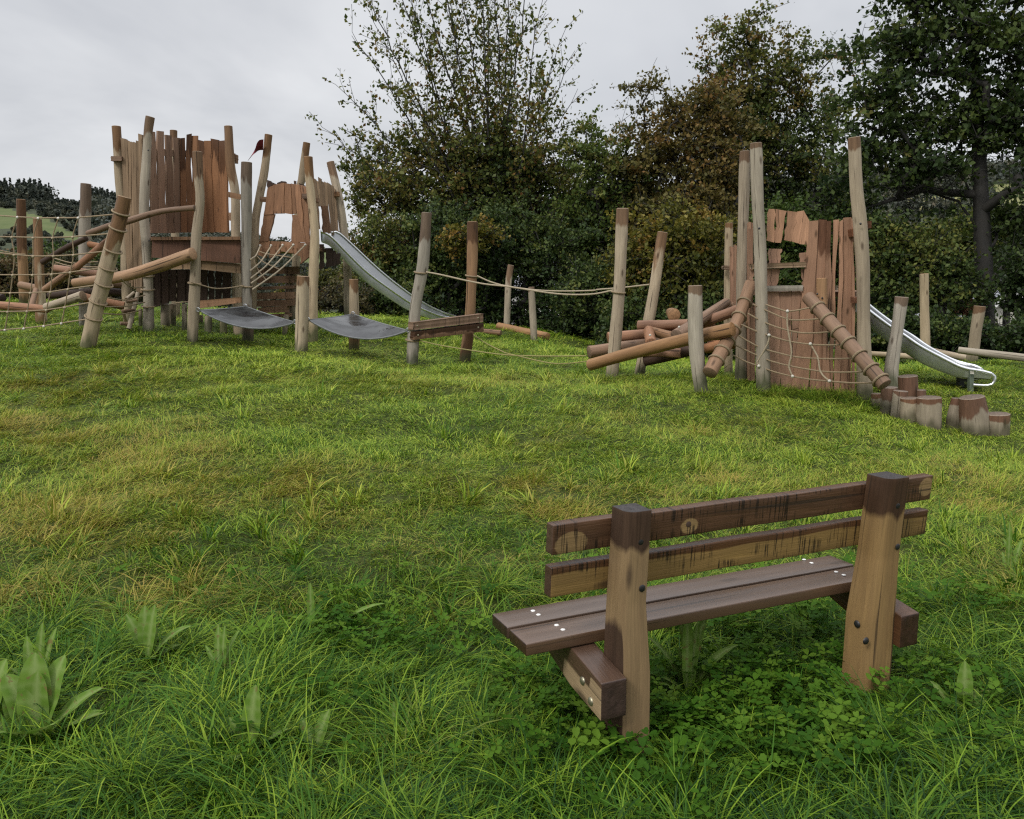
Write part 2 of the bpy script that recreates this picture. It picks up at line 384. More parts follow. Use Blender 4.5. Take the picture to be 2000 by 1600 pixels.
# ================================================================== BENCH
YAW=.4272; BO=np.array([.3732,2.7247,0.]); BU=np.array([math.cos(YAW),math.sin(YAW),0]); BV=np.array([-math.sin(YAW),math.cos(YAW),0]); BZ=np.array([0,0,1.])
BS=1.144; TILT=.0705; RO=.0523; RT=.0475
def bmap(u,v,z): return BO+np.outer(u,BU)+np.outer(v,BV)+np.outer(z,BZ)
def tv(z): return -TILT*(z-.3)
def rayplane(px,py,p0,n):
    c=np.array([0,0,CH]); d=W(px,py,1.)-c; t=np.dot(np.array(p0)-c,n)/np.dot(d,n); return c+d*t
bench=thing('park_bench','brown stained timber bench with two back rails standing in the long grass in the foreground','bench',BO+BU*BS/2)
H=.868
for side in (0,1):
    mb=MB(); uo=(0. if side==0 else BS)
    wb,wt=(.116,.091) if side==0 else (.132,.103); db,dt=(.122,.098) if side==0 else (.126,.108)
    def fm(V,side=side,uo=uo,wb=wb,wt=wt,db=db,dt=dt):
        z=V[:,2]-.12; t=np.clip((z-.05)/(H-.05),0,1)
        t2=np.clip((z-.30)/.25,0,1)*.75+t*.25
        w=wb+(wt-wb)*t2; d=db+(dt-db)*t2
        uu=V[:,0]/.11
        if side==0: u=-.046+.001*np.sin(z*9)+uu*w
        else: u=uo+.046-(1-uu)*w+.003*np.sin(z*7)
        far=RO+np.where(z>.3,tv(z),0)-.0015
        v=far-d+(V[:,1]/.11)*d
        # hewn chamfer on the near corner
        ch=np.clip(1-uu*4,0,1)*np.clip(1-V[:,1]/.11*4,0,1)
        v=v+ch*.012; u=u+ch*.010
        return bmap(u,v,z)
    def wf(V,side=side):
        q=(H+.12-V[:,2])/(.115 if side==0 else .13)
        q=np.where(V[:,1]<.004, q+.15*np.sin(V[:,0]*60), q)
        low=np.where(V[:,0]<.02,.55+V[:,0]/.014+np.clip(V[:,2]-.50,0,1)*6,9) if side==0 else 9
        return np.minimum(q,low)
    gridbox(mb,(.11,.11,H+.12),fm,.014,.004,wf,None,2,side+5,2,False)
    p=mb.build('post',M['bpost'],bench)
    if side==1: p['label']='right bench post with dark stained top'
    # bolt holes in the camera-side face
    for (x,y) in ([(1251,1058),(1254,1149)] if side==0 else [(1753,987.6),(1753,1068)]):
        z0=.75 if y<1100 and side==0 or y<1000 else .6
        dd=dt+ (0 if z0>.7 else .004)
        q=rayplane(x,y,BO+BV*(RO+tv(z0)-dd-.0005),BV)
        mb=MB(); dome(mb,q-BV*.001,-BV,.0125,.003,14,2); ob=mb.build('bolt_hole',M['black'],p)
    if side==1:
        q=rayplane(1674,1219,BO+BU*(BS+.046-.131),BU); mb=MB(); dome(mb,q,-BU,.015,.007,14,3); mb.build('bolt_plug',M['black'],p)
        q=rayplane(1691,1252,BO+BV*(RO-.126),BV); mb=MB(); dome(mb,q,-BV,.015,.007,14,3); mb.build('bolt_plug',M['black'],p)
RL,RR=.2588,.3125; RLEN=BS+RL+RR
def usolve(x,y,z0):
    q=rayplane(x,y,BO+BV*(RO+tv(z0)),BV); return np.dot(q-BO,BU)+RL, q[2]
for z1,h,kind in ((.8246,.102,0),(.6803,.1045,1)):
    mb=MB()
    def fm(V,z1=z1,h=h):
        z=z1-h+V[:,2]; return bmap(V[:,0]-RL, RO+tv(z)+V[:,1], z+.0012*np.sin(V[:,0]*11))
    def patch(V,s,hh,rs,rh): return np.clip(1.25-np.sqrt(((V[:,0]-s)/rs)**2+((V[:,2]-hh)/rh)**2),0,1)
    if kind==0:
        ks,kz=usolve(1347,1027,.77); es,ez=usolve(1812,955,.78)
        def wf(V):
            q=.38+patch(V,.070,.030,.065,.045)*2.2+patch(V,ks,kz-.7226,.048,.036)*1.9+patch(V,es-.01,.055,.045,.045)*1.4
            return np.where(V[:,2]>.099,.2,q)
    else:
        def wf(V): return np.where(V[:,2]>.101,.3,(.1045-V[:,2])/.026+.1*np.sin(V[:,0]*17))
    gridbox(mb,(RLEN,RT,h),fm,.016,.0045,wf,lambda V:np.ones(len(V)),0,kind+21,0)
    p=mb.build('back_rail',M['brail'],bench)
    p['label']='dark wet upper back rail with a pale knot patch' if kind==0 else 'pale lower back rail with a dark wet top edge'
    if kind==0:
        mb=MB(); dome(mb,rayplane(1345,1024,BO+BV*(RO+tv(.77)),BV),-BV,.011,.0015,14,2); mb.build('wood_knot',M['dplank'],p)
SZ,SH,SWD,SG,SOF=.4037,.044,.1357,.0172,.0941
for k in (0,1):
    mb=MB(); v0=SOF+k*(SWD+SG)
    gridbox(mb,(BS+.3161+.1587,SWD,SH),lambda V,v0=v0:bmap(V[:,0]-.3161,v0+V[:,1],SZ-SH+V[:,2]+.0015*np.sin(V[:,0]*3)),.03,.005,None,None,0,k+31,0)
    p=mb.build('seat_board',M['bseat'],bench)
    for (x,y) in ([(1087,1221),(1099.5,1229.7),(1633,1117),(1648,1123)] if k==0 else [(1041,1193),(1051.6,1200.5),(1570.5,1093),(1585,1099.5)]):
        q=rayplane(x,y,(0,0,SZ+.001),BZ); mb=MB(); dome(mb,q,BZ,.0088,.003,14,2); mb.build('screw',M['screw'],p)
for side in (0,1):
    u0=(-.0464-.0965) if side==0 else BS+.0464
    mb=MB(); BL=.47
    def fm(V,u0=u0):
        v=-.1059+V[:,1]; t=np.clip((v+.106)/.22,0,1)
        top=.3183+.040*t; bot=.188+.028*np.clip((v+.106)/.2,0,1)+.085*np.clip((v-.10)/.26,0,1)
        return bmap(u0+V[:,0],v,bot+(top-bot)*V[:,2]/.13)
    def wf(V,side=side):
        q=np.where(V[:,2]>.127,.3,(.13-V[:,2])/.055)
        q=np.where((V[:,1]<.075)&(V[:,2]<.122),np.maximum(q,1.3),q)
        q=np.where(V[:,1]>.26,.6,q)
        return q if side==0 else np.where(V[:,1]<.12,.5,q)
    gridbox(mb,(.0965,BL,.13),fm,.015,.005,wf,None,1,side+41,1)
    p=mb.build('seat_support',M['bbeam'],bench)
    if side==0:
        for (x,y) in ((1138,1330),(1154,1370)):
            q=rayplane(x,y,BO+BU*u0,BU); mb=MB(); dome(mb,q,-BU,.0155,.008,16,4); mb.build('bolt',M['bolt'],p)

# ================================================================== LEFT PLAY AREA
def z1(x,y): return (x/3.2,200+y/3.2)
def z2(x,y): return (200+x/3.2,200+y/3.2)
def z3(x,y): return (440+x/3.3333,240+y/3.3333)
def z4(x,y): return (560+x/3.3333,380+y/3.3333)
def z5(x,y): return (1120+x/2.857,240+y/2.857)
def z6(x,y): return (1440+x/2.5,240+y/2.5)
def z7(x,y): return (1680+x/4.21,500+y/4.21)
def z8(x,y): return (x/5.,340+y/5.)
GP='round timber posts of the play area'
post([(48,596),(44,500),(40.6,390)],18,19,16,'orange',.9,name='wooden_post',label='orange tinted round post at the far left edge behind the rope net',group=GP,foot_dark=.3)
post([(81,636),(78,560),(73,428)],16,20,16,'pale',1.6,name='wooden_post',label='short post with orange upper half behind the rope net',group=GP,foot_dark=.45)
post([z1(531,1425),z1(528,1100),z1(528,800),z1(535,650),z1(537,510)],15,21,20,'grey',.42,name='wooden_post',label='tall grey post with dark brown top left of the leaning net post',group=GP)
lp=[z1(545,1545),z1(600,1290),z1(640,1150),z1(690,950),z1(745,740),z1(775,592)]
leanD=11.5
post(lp,leanD,31,26,'pale',.62,name='leaning_post',label='leaning facetted post with rope rings holding the climbing net',group=None,facet=6,wob=.07)
post([(-92,655),(-80,500),(-60,385)],12.4,28,24,'pale',.5,name='wooden_post',label='post at the outer end of the rope net beyond the left edge',group=GP)
t5=[z2(563,1490),z2(578,1100),z2(588,850),z2(612,620),z2(601,480),z2(592,310)]
post(t5,12.8,21,17,'pale',.32,name='wooden_post',label='tall wavy post in front of the left tower with a log rail bolted to it',group=GP)
t6=[z2(910,1505),z2(905,1250),z2(900,1000),z2(900,700),z2(902,376)]
post(t6,13.3,20,19,'grey',.26,name='wooden_post',label='straight grey post between the two left towers with a dark foot',group=GP,foot_dark=.85)  # foot coloured darker up to about the height of the mat
post([(588,690),(590,620),(592,540)],12.4,25,24,'pale',.16,name='wooden_post',label='short thick post between the two black rubber mats',group=GP)
post([(691,691),(692,620),(691,546)],13.2,20,19,'pale',.22,name='wooden_post',label='short post with dark foot behind the right rubber mat',group=GP,foot_dark=.5)  # darker colour from the foot upwards, ragged upper edge
p805=[z4(815,1105),z4(838,750),z4(880,500),z4(898,300),z4(910,120)]
post(p805,12.2,24,20,'grey',.34,name='wooden_post',label='tall grey post leaning right beside the plank rail',group=GP)
p915=[z4(1160,1085),z4(1195,750),z4(1207,450),z4(1210,180)]
post(p915,13.2,22,20,'orange',1.9 if False else .3,name='wooden_post',label='tall orange brown post behind the plank rail',group=GP,foot_dark=.55)
post([(989.5,641),(993,552),(997.6,518)],21,12.5,12,'pale',.4,name='wooden_post',label='taller of two thin posts standing before the dark hedge',group=GP)
post([(1043,667),(1040,600),(1038,561)],19,13,12.5,'pale',.12,name='wooden_post',label='shorter of two thin posts standing before the dark hedge',group=GP)
# bolt holes on posts
for x,y,D,nme in (): pass

# ---- left tower
T2P=[z2(290,1437),z2(286,1100),z2(276,900),z2(260,720),z2(267,500),z2(285,200),z2(300,92)]
base=W(*z2(290,1437),13.8)
tw=thing('climbing_tower','tallest timber play tower at left with ragged plank walls and a raised deck','climbing tower',base,'timber play towers')
post([(252,632),(247,560),(246,481),(240,420),(233,340),(230,290),(227,247)],14.6,20,16,'pale',.36,parent=tw,name='corner_post')
post(T2P,13.8,20,16,'grey',.28,parent=tw,name='corner_post')
post([z2(850,1470),z2(838,1000),z2(832,800),z2(828,560),z2(800,400),z2(788,150)],14.3,17.5,16,'pale',.9,parent=tw,name='corner_post')
post([(344,640),(342,450),(339,255)],16.2,16,14,'pale',.5,parent=tw,name='corner_post')
def DT(px): 
    t=(px-290)/165.; return 13.85+.45*t+.85*max(0,math.sin(math.pi*min(max(t,0),1)))
def qp(mb,q,Df,th=.03,stain=0.,seed=None,wane=.006,conv=None):
    pts=[conv(*c) if conv else c for c in q]
    quadplank(mb,*[W(x,y,Df(x) if callable(Df) else Df) for x,y in pts],th=th,seed=seed or sd(),stain=stain,wane=wane)
mb=MB()
for a in [(312,332,182,304,356,818),(345,383,178,358,403,818),(396,433,203,408,451,818),(448,488,219,453,500,815)]:
    qp(mb,[(a[0],a[2]),(a[1],a[2]+4),(a[4],a[5]),(a[3],a[5])],lambda p:DT(p)+.05,conv=z2,wane=.01)
mb.build('plank_wall',M['plank'],tw)['label']='dark spaced planks at the left of the wall'
mb=MB(); rp=random.Random(4)
for a in [(487,521,224,496,530,815),(520,557,203,528,562,813),(556,592,209,560,596,816),(590,604,240,594,612,812),(600,634,234,610,652,812),(635,678,240,650,697,814),(678,722,226,697,742,814),(726,770,241,740,784,814)]:
    qp(mb,[(a[0],a[2]),(a[1]+1,a[2]+rp.uniform(-8,12)),(a[4],a[5]),(a[3],a[5]+rp.uniform(-4,4))],lambda p:DT(p)+rp.choice([0,.02,.035]),conv=z2,stain=rp.choice([0,.5,.8]),wane=.008)
mb.build('plank_wall',M['oplank'],tw)['label']='warm brown planks at the right of the wall'
mb=MB()   # side wall seen along its length, T1 to T2
zs=[(118,148),(146,160),(158,184),(182,196),(194,216),(214,232)]
for i,(a,b) in enumerate([(116,142),(143,157),(158,176),(177,192),(193,210),(211,226),(224,244)]):
    t=i/6.; D0=14.5-.6*t
    bt=[(152,1100),(165,1130),(178,1150),(196,1165),(210,1180),(224,1195),(236,1190)][i]
    top=[222,232,240,244,246,238,195][i]
    qp(mb,[(a,top),(b,top+6),(bt[0]+13,bt[1]),(bt[0],bt[1])],lambda p,D0=D0,a=a:D0,conv=z2,wane=.004,th=.1)
mb.build('side_wall',M['gplank'],tw)
for ya,yb in ((285,318),(680,690)):      # rails behind the planks
    mb=MB(); xs=np.linspace(262,815,8); 
    for k in range(7):
        a,b=[z2(x,ya+(yb-ya)*(x-262)/553) for x in (xs[k],xs[k+1])]; beamq(mb,W(*a,DT(a[0])+.10),W(*b,DT(b[0])+.10),.11,.05,int(ya)+k)
    mb.build('wall_rail',M['plank'],tw)
mb=MB(); qp(mb,[(310,838),(560,852),(560,985),(308,970)],lambda p:13.55,conv=z2,th=.04,wane=.002); qp(mb,[(562,852),(862,862),(860,1006),(562,986)],lambda p:13.5,conv=z2,th=.04,wane=.002)
mb.build('fascia_panel',M['rplank'],tw)
mb=MB()
TLp=[W(*z2(305,822),13.5),W(*z2(862,858),13.42),W(*z2(842,846),14.4),W(*z2(440,800),15.6),W(*z2(290,812),14.3)]
top=[p.copy() for p in TLp]; zt=np.mean([p[2] for p in TLp[:2]])
for p in top: p[2]=zt
V=[p for p in top]+[p-np.array([0,0,.05]) for p in top]
mb.add(V,[(0,1,2,3,4),(9,8,7,6,5)]+[(i,5+i,5+(i+1)%5,(i+1)%5) for i in range(5)])
mb.build('deck',M['plank'],tw,smooth=False)
mb=MB(); beamq(mb,W(*z2(380,992),13.6),W(*z2(862,1014),13.5),.40 if False else .42*1.,.06,5)
mb=MB(); qp(mb,[(380,985),(620,990),(620,1045),(385,1040)],13.62,conv=z2,th=.06,wane=.002); qp(mb,[(622,988),(862,1012),(860,1070),(622,1045)],13.56,conv=z2,th=.06,wane=.002)
mb.build('beam',M['gplank'],tw)
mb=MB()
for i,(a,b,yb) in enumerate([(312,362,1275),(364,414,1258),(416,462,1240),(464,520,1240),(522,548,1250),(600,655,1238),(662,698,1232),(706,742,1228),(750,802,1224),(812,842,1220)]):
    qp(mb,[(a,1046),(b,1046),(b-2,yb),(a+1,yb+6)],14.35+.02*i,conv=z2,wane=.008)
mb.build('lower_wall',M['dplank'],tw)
mb=MB(); qp(mb,[(600,1240),(864,1218),(864,1252),(604,1288)],13.45,conv=z2,th=.06,wane=.002)
mb.build('low_beam',M['plank'],tw)
for q,D in (([(52,336),(120,338),(120,366),(53,366)],14.45),([(782,558),(880,578),(880,612),(784,592)],13.9),([(812,322),(838,326),(838,380),(814,378)],14.4),([(788,690),(830,690),(830,738),(790,738)],14.3)):
    mb=MB(); qp(mb,q,D,conv=z2,th=.1,wane=.002); mb.build('bracket',M['plank'],tw)
for i,(x,yt,yb,w,D) in enumerate([(392,1262,1385,55,14.5),(440,1262,1378,38,14.7),(512,1262,1392,34,14.3),(616,1330,1390,26,15.2),(662,1338,1412,46,14.2),(757,1350,1410,44,14.2),(238,1290,1365,22,14.3)]):
    post([z2(x,yb),z2(x,yt)],D,w/3.2,w/3.2,'pale',0,parent=tw,name='support_post')
for bx,by in ((287,300),(292,865)):
    mb=MB(); bolthole(mb,*z2(bx,by),13.68); mb.build('bolt',M['black'],tw)

# ---- log rails and scramble at the left
def logpx(mbt,a,b,D,w,mat,mid=None,parent=None,name='log',stain=0.,sx=0):
    pts=[a]+([mid] if mid else [])+[b]; Ds=np.linspace(D[0],D[1],len(pts))
    P=[W(x,y,d) for (x,y),d in zip(pts,Ds)]
    mb=MB(); log(mb,P,[PX(w[0],D[0])/2*1.06,PX(w[1],D[1])/2*1.06],16,.075,sd(),stain=stain,base_alg=False)
    return mb.build(name,M[mat],parent,origin=P[0])
sc=thing('log_scramble','jumble of crossed brown climbing logs behind the rope net at left','climbing logs',[*W(150,600,13.6)[:2],G1(*W(150,600,13.6)[:2])],'log climbing structures')
logpx(0,(146,553),(377,496),(13.3,12.6),(17,24),'orange',mid=(250,538),parent=sc)['label']='long orange log bowed up to the wavy post'
for a,b,D,w,mat in [((88,566),(152,520),(14.6,14.2),(13,14),'brown'),((150,522),(212,470),(14.2,14.0),(12,12),'red'),
    ((106,524),(196,536),(14.8,14.5),(13,16),'red'),((41,557),(76,564),(16.9,16.6),(14,13),'brown'),((-40,594),(92,604),(14.2,13.8),(14,15),'red'),
    ((90,600),(162,578),(13.8,13.6),(15,18),'pale'),((160,580),(242,598),(13.9,14.1),(17,16),'red'),((96,577),(200,568),(14.9,14.7),(13,14),'dplank'),
    ((172,477),(206,484),(15.0,15.0),(12,12),'red'),((198,553),(242,556),(14.5,14.6),(13,13),'brown'),((200,569),(242,572),(14.6,14.7),(13,13),'dplank'),((-30,578),(6,582),(15.2,15),(14,13),'dplank'),((60,602),(70,566),(15.2,15.6),(11,10),'brown'),((84,606),(205,560),(14.5,14.9),(12,12),'brown')]:
    logpx(0,a,b,D,w,mat,parent=sc)
hp=MB(); log(hp,[W(83,512,14.4),W(130,484,14.2),W(168,466,14.0)],[.05,.045],12,.06,sd(),base_alg=False)
o=hp.build('handrail_pole',M['dplank'],None,origin=W(83,512,14.4)); tag(o,'thin dark rail pole sloping up behind the tall grey post','handrail','rail poles of the log climb')
hp=MB(); log(hp,[W(172,456,13.9),W(216,441,13.6),W(247,433,13.4),W(310,414,13.1),W(381,406,12.75)],[.048,.05,.038],12,.07,sd(),base_alg=False)
o=hp.build('handrail_pole',M['brown'],None,origin=W(172,456,13.9)); tag(o,'bent brown rail pole reaching across the left tower to the wavy post','handrail','rail poles of the log climb')
# small ladder of short logs at the tower foot
ld=thing('log_ladder','small ladder of knotty sticks leaning at the foot of the left tower','ladder',W(*z2(180,1420),13.6))
for a,b,w in (((165,1415),(222,1188),26),((128,1300),(150,1395),20),((150,1230),(196,1190),22)): logpx(0,z2(*a),z2(*b),(13.55,13.75),(w/3.2,w/3.2*.85),'pale',parent=ld,name='rail')
for a,b in (((112,1382),(178,1385)),((130,1308),(200,1300)),((150,1245),(215,1235))): logpx(0,z2(*a),z2(*b),(13.5,13.6),(7,6.5),'brown',parent=ld,name='rung')

# ---- rope net on the leaning post
def Dnet(px): return leanD+ (241-px)*.0035
def ropepx(pts,Df,r=.011,mat='rope',parent=None,name='rope',seg=7):
    P=[W(x,y,Df(x) if callable(Df) else (np.interp(i,[0,len(pts)-1],Df) if isinstance(Df,(tuple,list)) else Df)) for i,(x,y) in enumerate(pts)]
    mb=MB(); tube(mb,P,r,seg); return mb.build(name,M[mat],parent,origin=P[0],attrs=False)
net=thing('climbing_net','square mesh rope climbing net hanging from the leaning post at the left edge','climbing net',W(60,640,12),'rope climbing nets')
rows=[[(708,-130),(0,708),(110,716),(240,722),(365,722),(490,720),(715,703)]]
NR=[[(-220,690),(0,708),(110,716),(240,722),(365,722),(490,720),(722,700)],
    [(-220,836),(0,840),(75,841),(208,845),(330,845),(455,840),(700,820)],
    [(-220,930),(0,942),(90,952),(208,961),(335,960),(460,953),(668,930)],
    [(-220,1072),(0,1078),(80,1078),(205,1078),(325,1074),(440,1062),(640,1034)],
    [(-220,1185),(0,1192),(65,1191),(190,1190),(315,1184),(425,1167),(620,1140)],
    [(-220,1300),(0,1308),(50,1308),(170,1305),(290,1297),(405,1280),(585,1248)],
    [(-220,1420),(0,1425),(32,1421),(150,1412),(275,1397),(385,1380),(556,1354)]]
ringpos=[(755,690),(738,788),(708,925),(676,1035),(650,1135),(613,1245),(585,1345)]
for i,row in enumerate(NR):
    r=ropepx([z1(*p) for p in row],Dnet,.0098,parent=net,name='rope')
    for p in row[2:6]:
        mb=MB(); q=W(*z1(*p),Dnet(p[0]/3.2)); dome(mb,q-np.array([0,.004,.008]),(0,-1,0),.021,.02,10,2); mb.build('clamp',M['clamp'] if i in (0,6) else M['rope_pale'],r,attrs=False)
for k in range(2,6):
    ropepx([z1(*row[k]) for row in NR],Dnet,.0082,parent=net,name='tie_rope')
lpw=[W(x,y,leanD) for x,y in lp]
for (x,y) in ringpos:
    c=W(*z1(x,y),leanD); i=min(range(len(lpw)-1),key=lambda i:np.linalg.norm((lpw[i]+lpw[i+1])/2-c)); mb=MB()
    ax=lpw[i+1]-lpw[i]; ax=ax/np.linalg.norm(ax)+np.array([.12,-.18,0]); ring(mb,c,ax,.108,.013,22); mb.build('rope_ring',M['rope'],net,attrs=False)
# far net strands and stray ropes of the scramble
ROPG='ropes strung between posts'
def rope(pts,Df,label,r=.0095,mat='rope',group=ROPG):
    o=ropepx(pts,Df,r,mat,None,'rope'); return tag(o,label,'rope',group)
rope([z1(-60,900),z1(0,925),z1(100,945),z1(160,950)],17.8,'thin rope sagging to the orange post at the left edge')
rope([z8(520,820),z8(720,870),z8(960,855)],(15.5,14.8),'upper pale rope crossing low behind the tall grey post')
rope([z8(540,860),z8(700,900),z8(980,910)],(15.5,14.6),'lower pale rope crossing behind the tall grey post')
for k,(a,l) in enumerate([([(112,1100),(180,1155),(265,1155)],'highest of the short ropes tied to the left tower front post'),([(36,1222),(150,1235),(265,1205)],'second short rope tied to the left tower front post'),([(0,1278),(140,1275),(265,1250)],'third short rope tied to the left tower front post'),([(0,1320),(120,1325),(240,1300)],'lowest short rope near the left tower foot')]):
    rope([z2(*p) for p in a],(12.0,13.65),l,group='short ropes at the left tower foot')
for a,D,l in [([(552,1125),(620,1143),(700,1163),(790,1160),(882,1145)],(12.65,13.2),'slack rope between the wavy post and the straight grey post'),([(270,1058),(320,1062),(370,1045),(405,1015)],(13.6,13.5),'short loop of rope below the left tower beam'),([(460,1255),(530,1248),(600,1252)],(13.6,13.0),'rope low under the left tower beam')]:
    rope([z2(*p) for p in a],D,l)
for (x,y) in ((282,1085),(285,1170),(288,1275)):
    mb=MB(); ring(mb,W(*z2(x,y),13.8),(.05,-.12,1),.1,.012); mb.build('rope_ring',M['rope'],tw,attrs=False)

# ---- rubber mats
def mat3(name,label,A,B,C,sag,group):
    n=16; idx={};V=[];fs=[]
    for i in range(n+1):
        for j in range(n+1-i):
            a,b=i/n,j/n; c=1-a-b
            p=A*a+B*b+C*c
            p=p+np.array([0,0,-1])*(sag*4*a*c+sag*.06*4*b*c+sag*.06*4*a*b)
            # edges pulled in a little
            cen=(A+B+C)/3; p=p+(cen-p)*0.
            idx[i,j]=len(V); V.append(p)
    for i in range(n):
        for j in range(n-i):
            fs.append((idx[i,j],idx[i+1,j],idx[i,j+1]))
            if i+j<n-1: fs.append((idx[i+1,j],idx[i+1,j+1],idx[i,j+1]))
    V=np.array(V); N=len(V); mb=MB()
    nrm=np.cross(B-A,C-A); flip=nrm[2]<0
    F2=[f[::-1] for f in fs] if flip else fs
    rim=[idx[i,0] for i in range(n+1)]+[idx[n-j,j] for j in range(1,n+1)]+[idx[0,n-j] for j in range(1,n)]
    lower=V-np.array([0,0,.016])
    side=[(rim[k],rim[(k+1)%len(rim)],rim[(k+1)%len(rim)]+N,rim[k]+N) for k in range(len(rim))]
    mb.add(np.vstack([V,lower]),F2+[tuple(x+N for x in f[::-1]) for f in F2]+side)
    o=mb.build(name,M['rubber'],None,origin=(A+B+C)/3,attrs=False)
    tag(o,label,'rubber mat',group)
    q=[V[k]+np.array([0,0,-.006]) for k in rim]; mb=MB(); tube(mb,q+[q[0]],.0115,6,step=.2,smooth=False); mb.build('rim',M['rubber_edge'],o,attrs=False)
    for c_ in (A,B,C):
        mb=MB(); ring(mb,c_+np.array([0,-.02,0]),(.2,1,.3),.03,.007,14,6); mb.build('shackle',M['steel'],o,attrs=False)
    return o
mat3('rubber_mat','wet glossy black rubber mat slung between the wavy post and the short thick post',W(388,605,12.75),W(480,598,13.18),W(577,629,12.45),.17,'slung rubber mats')
mat3('rubber_mat','pale reflecting rubber mat slung between the short thick post and the plank rail',W(602,624,12.42),W(690,613,13.05),W(797,645,12.15),.19,'slung rubber mats')

# ---- second tower with window and slide
base=W(*z3(568,1395),14)
t2=thing('climbing_tower','middle timber play tower with a square window and a jagged orange plank front','climbing tower',base,'timber play towers')
post([z3(170,1290),z3(182,900),z3(196,650),z3(225,480),z3(258,300),z3(281,78)],15,17,15,'pale',.3,parent=t2,name='corner_post')
post([z3(568,1395),z3(572,1100),z3(578,900),z3(582,700),z3(556,450),z3(545,330),z3(538,222)],14,19.5,16,'pale',.34,parent=t2,name='corner_post')
post([z3(440,1300),z3(480,500),z3(500,360),z3(530,130)],16.5,15,13.5,'pale',.35,parent=t2,name='corner_post')
post([z3(800,1245),z3(792,900),z3(762,640),z3(730,450),z3(685,255)],15.6,16,15,'pale',.28,parent=t2,name='corner_post')
def D2(px): return 14.75-(px-500)/110*.55
fr=[([(275,425),(325,400),(312,595),(248,600)],0),([(248,600),(318,595),(280,770),(222,775)],0),([(222,775),(292,770),(262,880),(212,860)],0),
    ([(326,402),(382,390),(380,590),(315,592)],0),([(383,392),(425,398),(435,596),(380,588)],0),([(428,395),(452,402),(462,590),(436,592)],0),
    ([(452,398),(486,404),(520,780),(468,600)],0),([(486,404),(528,418),(550,780),(520,780)],0),([(436,598),(492,606),(516,778),(428,776)],0),
    ([(478,780),(552,780),(545,875),(490,920)],0),([(432,776),(478,776),(488,870),(448,855)],0),([(296,770),(362,772),(352,850),(285,882)],0),([(362,772),(432,776),(440,850),(360,836)],0)]
mb=MB()
for i,(q,s) in enumerate(fr): qp(mb,q,lambda p,i=i:D2(p)+.016*(i%3),conv=z3,th=.03,wane=.006)
mb.build('plank_wall',M['oplank'],t2)
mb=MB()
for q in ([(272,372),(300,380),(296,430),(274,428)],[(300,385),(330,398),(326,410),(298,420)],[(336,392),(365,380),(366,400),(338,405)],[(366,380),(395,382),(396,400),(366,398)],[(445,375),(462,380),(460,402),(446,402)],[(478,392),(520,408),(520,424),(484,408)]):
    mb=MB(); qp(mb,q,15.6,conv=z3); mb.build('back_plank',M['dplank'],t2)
mb=MB()
for i,(a,b,yt,a2,b2,yb) in enumerate([(572,590,358,600,614,690),(588,606,372,606,622,545),(604,622,352,620,640,545),(622,640,376,636,660,690),(640,660,380,664,684,720),(660,682,386,690,708,730),(682,700,400,706,722,735),(700,715,420,722,738,740)]):
    qp(mb,[(a,yt),(b+1,yt+12),(b2,yb),(a2,yb)],lambda p,i=i:14.35+i*.16,conv=z3,wane=.006,th=.05)
mb.build('side_wall',M['gplank'],t2)
mb=MB(); qp(mb,[(620,540),(662,542),(686,715),(636,715)],14.55,conv=z3); mb.build('hanging_board',M['oplank'],t2)
mb=MB()
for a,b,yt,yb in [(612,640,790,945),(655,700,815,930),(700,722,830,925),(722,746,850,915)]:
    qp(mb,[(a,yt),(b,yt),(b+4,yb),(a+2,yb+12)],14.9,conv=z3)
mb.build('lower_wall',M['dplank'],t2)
for q,D in (([(222,480),(266,482),(262,515),(224,512)],14.7),([(700,448),(738,448),(740,478),(702,480)],15.4),([(498,460),(530,462),(530,492),(500,492)],14.2),([(584,490),(606,490),(606,520),(586,520)],14.1)):
    mb=MB(); qp(mb,q,D,conv=z3,th=.1,wane=.002); mb.build('bracket',M['plank'],t2)
mb=MB(); Q=[W(*z3(220,862),14.95),W(*z3(545,862),14.4),W(*z3(700,800),15.3),W(*z3(420,800),16.3)]; zt=Q[0][2]+.12
for p in Q: p[2]=zt
mb.add(Q+[p-np.array([0,0,.06]) for p in Q],[(0,1,2,3),(7,6,5,4)]+[(i,4+i,4+(i+1)%4,(i+1)%4) for i in range(4)]); mb.build('deck',M['plank'],t2,smooth=False)
for k,(a,b,D) in enumerate([((545,510),(548,980),0)]): pass
# plank crib below
cr=thing('timber_crib','dark stack of horizontal planks under the sloping ladder net','timber crib',W(*z3(320,1280),15.2))
mb=MB()
for q in [[(170,945),(470,935),(470,985),(170,980)],[(172,1000),(455,995),(452,1040),(172,1045)],[(170,1070),(460,1058),(458,1080),(170,1090)],[(172,1108),(450,1100),(448,1145),(172,1152)],[(200,1158),(455,1150),(450,1190),(196,1198)],[(210,1206),(400,1190),(402,1235),(214,1240)],[(240,1246),(420,1240),(420,1262),(242,1270)]]:
    qp(mb,q,lambda p:15.3-.2*((p-490)/90),conv=z3,th=.09)
mb.build('plank_side',M['plank'],cr)
for x in (412,440): 
    mb=MB(); P=[W(*z3(x,1300),15.35),W(*z3(x+2,960),15.35)]; log(mb,P,[.07,.06],10,.05,sd()); mb.build('post',M['pale'],cr)
post([z3(386,1378),z3(398,1250)],14.6,11,9,'pale',0,parent=cr,name='post')
